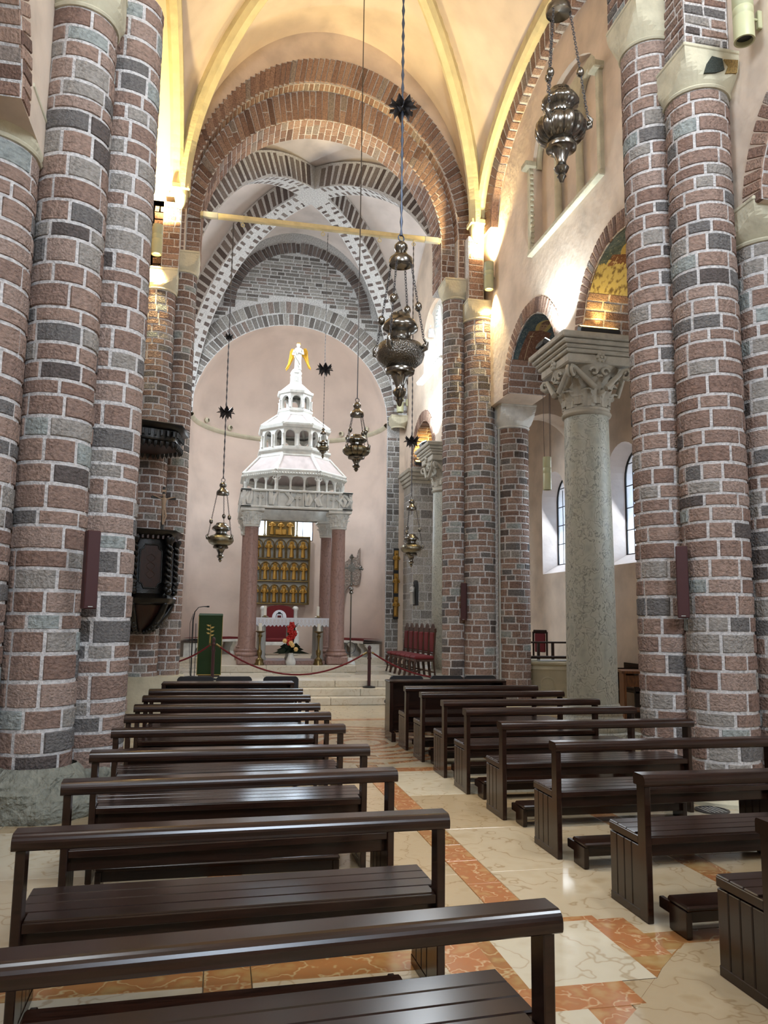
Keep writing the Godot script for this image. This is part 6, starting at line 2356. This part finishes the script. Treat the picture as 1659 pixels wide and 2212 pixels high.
func sanctuary_lamp(label, x, z, y0, s, total, nch, lobes, m, top, ros, wire = false, turn = 0.0, vs = 1.0):
	var t = thing("sanctuary_lamp", label, "lamp", Vector3(x, y0, z), turn, "silver sanctuary lamps hanging in the nave")
	var pr = []
	for q in [[0.0, 0.0], [0.02, 0.01], [0.034, 0.05], [0.05, 0.07], [0.03, 0.1], [0.06, 0.12], [0.08, 0.165], [0.055, 0.2], [0.05, 0.24], [0.085, 0.33], [0.10, 0.36], [0.16, 0.38], [0.168, 0.42], [0.14, 0.455]]:
		pr.append([q[0] * s, q[1] * s * vs])
	var b = B.new()
	b.lathe(pr, 32)
	put(t, "finial", b, M.silver)
	pr = []
	for q in [[0.14, 0.45], [0.2, 0.475], [0.25, 0.52], [0.278, 0.59], [0.275, 0.65], [0.24, 0.71], [0.15, 0.755], [0.12, 0.785]]:
		pr.append([q[0] * s, q[1] * s * vs])
	b = B.new()
	b.lathe(pr, 48, Transform3D(), 0.0, TAU, lobes, 0.1 if lobes > 0 else 0.0)
	put(t, "bowl", b, m)
	pr = []
	for q in [[0.12, 0.78], [0.12, 0.83], [0.15, 0.855], [0.2, 0.89], [0.203, 0.93], [0.17, 0.985], [0.12, 1.025], [0.11, 1.07], [0.06, 1.075], [0.0, 1.075]]:
		pr.append([q[0] * s, q[1] * s * vs])
	b = B.new()
	b.lathe(pr, 40, Transform3D(), 0.0, TAU, lobes, 0.06 if lobes > 0 else 0.0)
	put(t, "lid", b, M.silver)
	pr = []
	for q in [[0.0, -0.27], [0.11, -0.29], [0.135, -0.3], [0.14, -0.27], [0.13, -0.22], [0.085, -0.18], [0.06, -0.14], [0.08, -0.1], [0.075, -0.06], [0.04, -0.02], [0.0, 0.0]]:
		pr.append([q[0] * s, total + q[1] * s])
	b = B.new()
	b.lathe(pr, 32)
	put(t, "canopy_cap", b, M.silver)
	for k in nch:
		var a = TAU * (k + 0.35) / nch
		var d = Vector3(sin(a), 0, cos(a))
		var p = d * 0.285 * s + V * 0.74 * s * vs
		var q = d * 0.125 * s + V * (total - 0.29 * s)
		b = B.new()
		b.tube([d * 0.255 * s + V * 0.6 * s * vs, d * 0.31 * s + V * 0.63 * s * vs, d * 0.32 * s + V * 0.7 * s * vs, d * 0.285 * s + V * 0.75 * s * vs], [0.02 * s, 0.028 * s, 0.024 * s, 0.014 * s], 6)
		b.ball(d * 0.3 * s + V * 0.66 * s * vs, 0.035 * s, 8)
		put(t, "handle", b, M.silver)
		var f = 0.42 + 0.1 * sin(k * 2.3)
		b = B.new()
		chain(b, p, p.lerp(q, f), 0.021 * s)
		chain(b, p.lerp(q, f), q, 0.021 * s)
		var ch = put(t, "chain", b, M.iron)
		b = B.new()
		b.ball(p.lerp(q, f), 0.042 * s, 12, 1.35)
		put(ch, "bead", b, M.silver)
	b = B.new()
	b.ring(V * (total + 0.03 * s), 0.04 * s, 0.008 * s, 12, Basis(Vector3(1, 0, 0), PI / 2))
	if wire:
		b.tube([V * (total + 0.06 * s), V * (top - y0)], 0.009, 6)
	else:
		twisted_rod(b, total + 0.06 * s, top - y0, 0.02 * s)
	var su = put(t, "suspension", b, M.iron_blue if s > 0.95 and not wire else M.iron)
	for r in ros:
		b = B.new()
		rosette(b, r[0] - y0, r[1] * 1.3)
		put(su, "leaf_rosette", b, M.iron)
	return t

func hanging_lamps():
	sanctuary_lamp("large embossed silver lamp on a blue-grey twisted rod with four beaded chains", 1.93, -8.5, 4.06, 1.02, 2.0, 4, 0, M.silver_chased, 13.2, [[7.75, 0.13], [9.45, 0.08]], false, 0.4)
	sanctuary_lamp("large fluted silver lamp with three long beaded chains before the walled-up window", 3.5, -7.5, 6.42, 1.03, 2.35, 3, 12, M.silver, 12.6, [], false, 0.5)
	sanctuary_lamp("fluted silver lamp hung on a thin plain wire before the canopy roofs", 2.12, -12.5, 4.04, 0.83, 1.18, 4, 12, M.silver_warm, 13.2, [], true, 0.2, 0.69)
	sanctuary_lamp("smooth silver-gilt lamp hung from the tie beam beside the pulpit side of the canopy", 0.0, -15.0, 2.67, 0.86, 1.53, 3, 0, M.silver_warm, 9.4, [[5.55, 0.13], [7.05, 0.07]], false, 0.1, 0.8)
	sanctuary_lamp("small dark silver lamp on a twisted rod hung from the tie beam over the canopy", 1.88, -15.0, 4.74, 0.42, 0.62, 3, 0, M.silver_warm, 9.4, [[6.55, 0.13]], false, 0.0, 0.8)
	sanctuary_lamp("smooth silver-gilt lamp hung from the tie beam before the pale chancel stones", 3.67, -15.0, 2.67, 0.755, 1.36, 3, 0, M.silver_warm, 9.4, [[5.2, 0.13], [7.6, 0.07]], false, 0.6, 0.8)

# ---------------------------------------------------------------- light fittings and loudspeakers
func sconce(label, p, h, r, up, down, col, m, wall):
	var t = thing("cylinder_sconce", label, "lamp", p, 0.0, "cylinder wall lamps")
	var b = B.new()
	b.lathe([[r * 0.8, -h * 0.5 + 0.05], [r * 0.82, -h * 0.5], [r, -h * 0.5], [r, -0.012], [r * 0.97, -0.008], [r * 0.97, 0.008], [r, 0.012], [r, h * 0.16], [r * 0.97, h * 0.165], [r * 0.97, h * 0.175], [r, h * 0.18], [r, h * 0.5], [r * 0.82, h * 0.5], [r * 0.8, h * 0.5 - 0.05]], 28)
	put(t, "case", b, m)
	b = B.new()
	b.lathe([[0.0, -h * 0.5 + 0.045], [r * 0.79, -h * 0.5 + 0.05]], 20)
	b.lathe([[0.0, h * 0.5 - 0.045], [r * 0.79, h * 0.5 - 0.05]], 20)
	put(t, "lamp_face", b, glow("glow_%s" % t.name, col, 6.0) if up + down > 0.0 else M.grey_case)
	if wall != Vector3.ZERO:
		b = B.new()
		b.tube([Vector3.ZERO, wall], 0.014, 6)
		b.box(wall, Vector3(0.05, 0.2, 0.05), 0.008)
		put(t, "wall_bracket", b, m)
	if up > 0.0:
		spot(self, p + V * (h * 0.5 + 0.01), p + V * 3.0 - wall.normalized() * 0.5, 62.0, up, col)
	if down > 0.0:
		spot(self, p - V * (h * 0.5 + 0.01), p - V * 3.0 + wall.normalized() * 0.3, 38.0, down, col)
	return t

func fittings():
	var warm = Color(1.0, 0.90, 0.66)
	var S = M.sconce_paint
	sconce("unlit pale cylinder sconce high between the patched capital and the brick arch", Vector3(4.95, 7.72, -6.32), 0.52, 0.10, 0.0, 0.0, warm, S, Vector3(0.18, 0, 0))
	sconce("lit cylinder sconce throwing yellow light over the shaft capital by the walled-up window", Vector3(5.02, 8.45, -14.18), 0.56, 0.095, 12.0, 6.0, warm, S, Vector3(0.16, 0, -0.05))
	sconce("lit cylinder sconce throwing yellow light above the pulpit shafts", Vector3(-1.36, 8.5, -14.22), 0.56, 0.095, 12.0, 6.0, warm, S, Vector3(-0.16, 0, -0.05))
	sconce("unlit cylinder sconce over the small capital at the apse corner", Vector3(4.9, 7.85, -21.5), 0.6, 0.10, 0.0, 0.0, warm, S, Vector3(0.2, 0, 0.0))
	sconce("white-lit cylinder sconce high beside the boulder-based shaft", Vector3(-1.66, 8.95, -6.98), 0.56, 0.11, 12.0, 30.0, Color(1.0, 0.95, 0.86), S, Vector3(0.06, 0, -0.36))
	# pendant twin cylinder in the aisle bay
	var t = sconce("pale cylinder lamp hanging on thin wires in the aisle beside the marble column", Vector3(5.72, 4.3, -13.1), 0.6, 0.075, 0.0, 0.0, warm, S, Vector3.ZERO)
	var b = B.new()
	for d in [Vector3(-0.05, 0, 0), Vector3(0.05, 0, 0.02), Vector3(0.075, 0, 0)]:
		b.tube([d + V * 0.1, d * 1.2 + V * 3.3], 0.005, 5)
	put(t, "wire", b, M.wood_chair)
	# slim loudspeakers
	for q in [["slim maroon loudspeaker column between the boulder-based shaft and its neighbour", Vector3(-1.10, 1.72, -7.24), deg_to_rad(25), 0.68, 0.115], ["slim maroon loudspeaker column in the hollow beside the patched capital's shaft", Vector3(4.45, 1.71, -6.98), deg_to_rad(-35), 0.70, 0.11], ["slim maroon loudspeaker column between the slim arch shaft and the sconce's shaft", Vector3(4.63, 1.65, -14.62), deg_to_rad(-30), 0.72, 0.105]]:
		t = thing("loudspeaker", q[0], "speaker", q[1], q[2], "slim maroon loudspeakers on the shafts")
		b = B.new()
		b.box(Vector3(0, q[3] * 0.5, 0), Vector3(q[4], q[3], 0.1), 0.008)
		put(t, "case", b, M.maroon)
		b = B.new()
		b.box(Vector3(0, q[3] * 0.5, 0.05), Vector3(q[4] * 0.8, q[3] * 0.92, 0.006), 0.0)
		put(t, "grille", b, M.maroon)
		b = B.new()
		b.box(Vector3(0, 0.02, 0.055), Vector3(0.04, 0.008, 0.003))
		put(t, "badge", b, M.pipe_grey)
		b = B.new()
		b.box(Vector3(0, q[3] * 0.5, -0.09), Vector3(0.05, 0.12, 0.1))
		put(t, "bracket", b, M.black_metal)
	# floodlights on the marble capital
	var cool = Color(0.92, 0.98, 1.0)
	for q in [["grey floodlight on the marble capital aimed up into the brick arch", Vector3(5.36, 5.90, -10.33), Vector3(5.5, 8.0, -9.6), 0.5, Color(1.0, 0.84, 0.5), 0.62, PI], ["grey floodlight on the marble capital aimed at the plaster wall", Vector3(4.85, 5.92, -11.15), Vector3(4.9, 9.4, -10.7), 6.0, cool, 0.3, -PI / 2], ["grey floodlight on the chancel marble capital aimed at the wall", Vector3(4.82, 5.92, -18.5), Vector3(4.9, 9.4, -18.4), 6.0, cool, 0.3, PI / 2], ["grey floodlight on the chancel pilaster impost lighting the arch", Vector3(5.4, 5.9, -20.7), Vector3(5.6, 7.4, -21.3), 1.5, Color(1.0, 0.82, 0.45), 0.5, PI]]:
		t = thing("floodlight", q[0], "lamp", q[1], q[6], "grey floodlights on the capitals")
		b = B.new()
		b.box(Vector3(0, 0.03, 0), Vector3(q[5], 0.1, 0.16), 0.015, Basis(Vector3(1, 0, 0), deg_to_rad(-25)))
		put(t, "housing", b, M.grey_case)
		b = B.new()
		b.box(Vector3(0, 0.085, -0.02), Vector3(q[5] * 0.9, 0.008, 0.12), 0.0, Basis(Vector3(1, 0, 0), deg_to_rad(-25)))
		put(t, "lens", b, glow("glow_%s" % t.name, q[4], 4.0))
		b = B.new()
		b.box(Vector3(0, -0.02, 0), Vector3(q[5] * 0.5, 0.03, 0.1))
		put(t, "foot", b, M.grey_case)
		spot(self, q[1] + V * 0.13, q[2], 60.0, q[3], q[4], 0.08)
	frescoes()

func paint(kind):
	var im = Image.create(256, 256, false, Image.FORMAT_RGB8)
	var nz = FastNoiseLite.new()
	nz.seed = kind + 5
	nz.frequency = 0.03
	for y in 256:
		for x in 256:
			var u = x / 255.0
			var v = y / 255.0
			var n = nz.get_noise_2d(x, y)
			var c = Color(0.20, 0.27, 0.30).lerp(Color(0.33, 0.38, 0.38), 0.5 + n)
			var hd = Vector2(u - 0.5, (v - 0.36) * 1.1).length()
			if hd < 0.2:
				c = Color(0.66, 0.58, 0.34)
			if Vector2((u - 0.5) * 1.25, v - 0.37).length() < 0.12:
				c = Color(0.58, 0.46, 0.34)
			if Vector2((u - 0.5) * 1.25, v - 0.34).length() < 0.14 and v < 0.32:
				c = Color(0.40, 0.30, 0.22)
			for ex in [0.46, 0.54]:
				if Vector2(u - ex, (v - 0.37) * 1.6).length() < 0.016:
					c = Color(0.2, 0.14, 0.1)
			if absf(u - 0.5) < 0.35 - 0.1 * (0.9 - v) and v > 0.5 - 0.12 * (0.3 - absf(u - 0.5)) :
				c = Color(0.38, 0.24, 0.17).lerp(Color(0.47, 0.33, 0.25), 0.5 + n)
			if v > 0.52 and absf(u - 0.32) < 0.008 or absf(v - 0.6) < 0.01 and absf(u - 0.32) < 0.05:
				c = Color(0.7, 0.62, 0.48)
			if Vector2(u - 0.78, v - 0.08).length() < 0.14:
				c = Color(0.62, 0.55, 0.32)
			if kind == 1 and v > 0.62 + 0.1 * n:
				c = Color(0.72, 0.66, 0.42).lerp(Color(0.4, 0.34, 0.22), clampf(n * 2.0, 0, 1))
			if nz.get_noise_2d(x * 3.1, y * 3.1 + 500) > 0.42:
				c = c.lerp(Color(0.72, 0.68, 0.6), 0.7)
			im.set_pixel(x, y, c)
	return ImageTexture.create_from_image(im)

func frescoes():
	for q in [[0, 11.35, 13.5, "haloed saint painted on blue in the soffit of the arch by the lit sconce"], [1, 8.25, 10.4, "flaking blue and ochre painting in the arch soffit over the marble column"]]:
		var c = (q[1] + q[2]) * 0.5
		var R = (q[2] - q[1]) * 0.5 - 0.015
		var t = thing("fresco", q[3], "fresco", Vector3(XR + 0.02, 5.87, -c))
		var st = SurfaceTool.new()
		st.begin(Mesh.PRIMITIVE_TRIANGLES)
		var n = 16
		for i in n:
			for e in [[0, 0], [1, 0], [1, 1], [0, 0], [1, 1], [0, 1]]:
				var f = float(i + e[0]) / n
				var a = lerp(deg_to_rad(34.0), deg_to_rad(100.0), f)
				st.set_normal(Vector3(0, -sin(a), cos(a)))
				st.set_uv(Vector2(e[1], 1.0 - f))
				st.add_vertex(Vector3(e[1] * 0.70, sin(a) * R, -cos(a) * R))
		var m = StandardMaterial3D.new()
		m.resource_name = "fresco_paint_%d" % q[0]
		m.albedo_texture = paint(q[0])
		m.roughness = 0.9
		put(t, "painted_plaster", st.commit(), m)

# ---------------------------------------------------------------- aisle
func aisle_things():
	var t = thing("stone_parapet", "pale stone polygonal parapet with arched panels in the aisle", "parapet", Vector3(6.55, 0, -15.0))
	var b = B.new()
	b.lathe([[0.8, 0.0], [0.8, 0.08], [0.74, 0.12], [0.74, 0.7], [0.78, 0.74], [0.76, 0.8], [0.82, 0.84], [0.82, 0.88], [0.0, 0.88]], 8, Transform3D(Basis(Vector3.UP, deg_to_rad(-5)), Vector3.ZERO))
	put(t, "body", b, M.limestone)
	for k in 8:
		var a = deg_to_rad(-5) + TAU * (k + 0.5) / 8
		var out = Vector3(sin(a), 0, cos(a))
		var u = Vector3(cos(a), 0, -sin(a))
		var ap = 0.74 * cos(PI / 8)
		b = B.new()
		var pts = []
		for p in arch(-0.13, 0.13, 0.18, 0.46, 0.13, 10):
			pts.append(out * (ap + 0.004) + u * p.x + V * p.y)
		pts.append(pts[0])
		b.tube(pts, 0.016, 6)
		put(t, "arched_moulding", b, M.limestone)
	var r = thing("prie_dieu_rail", "dark wooden rail and kneeler standing on the stone parapet", "railing", Vector3(6.5, 0.88, -14.75))
	plank_box(r, "top_bar", Vector3(0, 0.36, 0), Vector3(0.95, 0.035, 0.06), M.wood_dark)
	plank_box(r, "lower_shelf", Vector3(0, 0.07, -0.06), Vector3(0.95, 0.05, 0.2), M.wood_dark)
	for x in [-0.3, 0.0, 0.45]:
		plank_box(r, "upright", Vector3(x, 0.18, 0), Vector3(0.05, 0.34, 0.05), M.wood_dark)
	plank_box(r, "white_sheet", Vector3(0.05, 0.02, 0.12), Vector3(0.8, 0.016, 0.14), M.linen, 0.0)
	var c = thing("red_back_chair", "single dark chair with a narrow red back behind the parapet rail", "chair", Vector3(6.72, 0.425, -16.2), deg_to_rad(-60))
	plank_box(c, "seat", Vector3(0, 0.44, 0), Vector3(0.42, 0.07, 0.42), M.red_velvet, 0.02)
	for s in [-1.0, 1.0]:
		plank_box(c, "leg", Vector3(s * 0.18, 0.2, 0.18), Vector3(0.035, 0.42, 0.035), M.wood_dark)
		plank_box(c, "rear_leg", Vector3(s * 0.18, 0.5, -0.2), Vector3(0.035, 1.0, 0.035), M.wood_dark)
	plank_box(c, "back_pad", Vector3(0, 0.76, -0.2), Vector3(0.28, 0.4, 0.04), M.red_velvet, 0.015)
	plank_box(c, "crest", Vector3(0, 1.0, -0.2), Vector3(0.36, 0.08, 0.04), M.wood_dark, 0.015)
	var pl = thing("aisle_platform", "low stone platform in the aisle carrying the red-backed chair", "platform", Vector3(6.68, 0, -16.65))
	plank_box(pl, "block", Vector3(0, 0.21, 0), Vector3(1.6, 0.42, 1.6), M.limestone, 0.01)
	var d = thing("wooden_desk", "honey-brown wooden desk standing in the aisle", "desk", Vector3(6.95, 0, -11.9), deg_to_rad(-20))
	plank_box(d, "side_panel", Vector3(-0.45, 0.42, 0), Vector3(0.04, 0.84, 0.5), M.wood_honey)
	plank_box(d, "side_panel", Vector3(0.45, 0.42, 0), Vector3(0.04, 0.84, 0.5), M.wood_honey)
	plank_box(d, "top", Vector3(0, 0.86, 0), Vector3(1.0, 0.04, 0.55), M.wood_honey)
	plank_box(d, "drawer_front", Vector3(0, 0.72, 0.22), Vector3(0.86, 0.18, 0.03), M.wood_honey)
	plank_box(d, "shelf", Vector3(0, 0.25, 0), Vector3(0.86, 0.03, 0.46), M.wood_honey)
	var bx = thing("dark_bench", "dark wooden bench by the aisle wall beyond the honey desk", "bench", Vector3(7.4, 0, -13.4), deg_to_rad(-90))
	plank_box(bx, "seat", Vector3(0, 0.44, 0), Vector3(1.1, 0.04, 0.4), M.wood_dark)
	plank_box(bx, "backboard", Vector3(0, 0.7, -0.2), Vector3(1.1, 0.4, 0.03), M.wood_dark)
	for s in [-1.0, 1.0]:
		plank_box(bx, "end_board", Vector3(s * 0.53, 0.4, 0), Vector3(0.04, 0.8, 0.42), M.wood_dark)
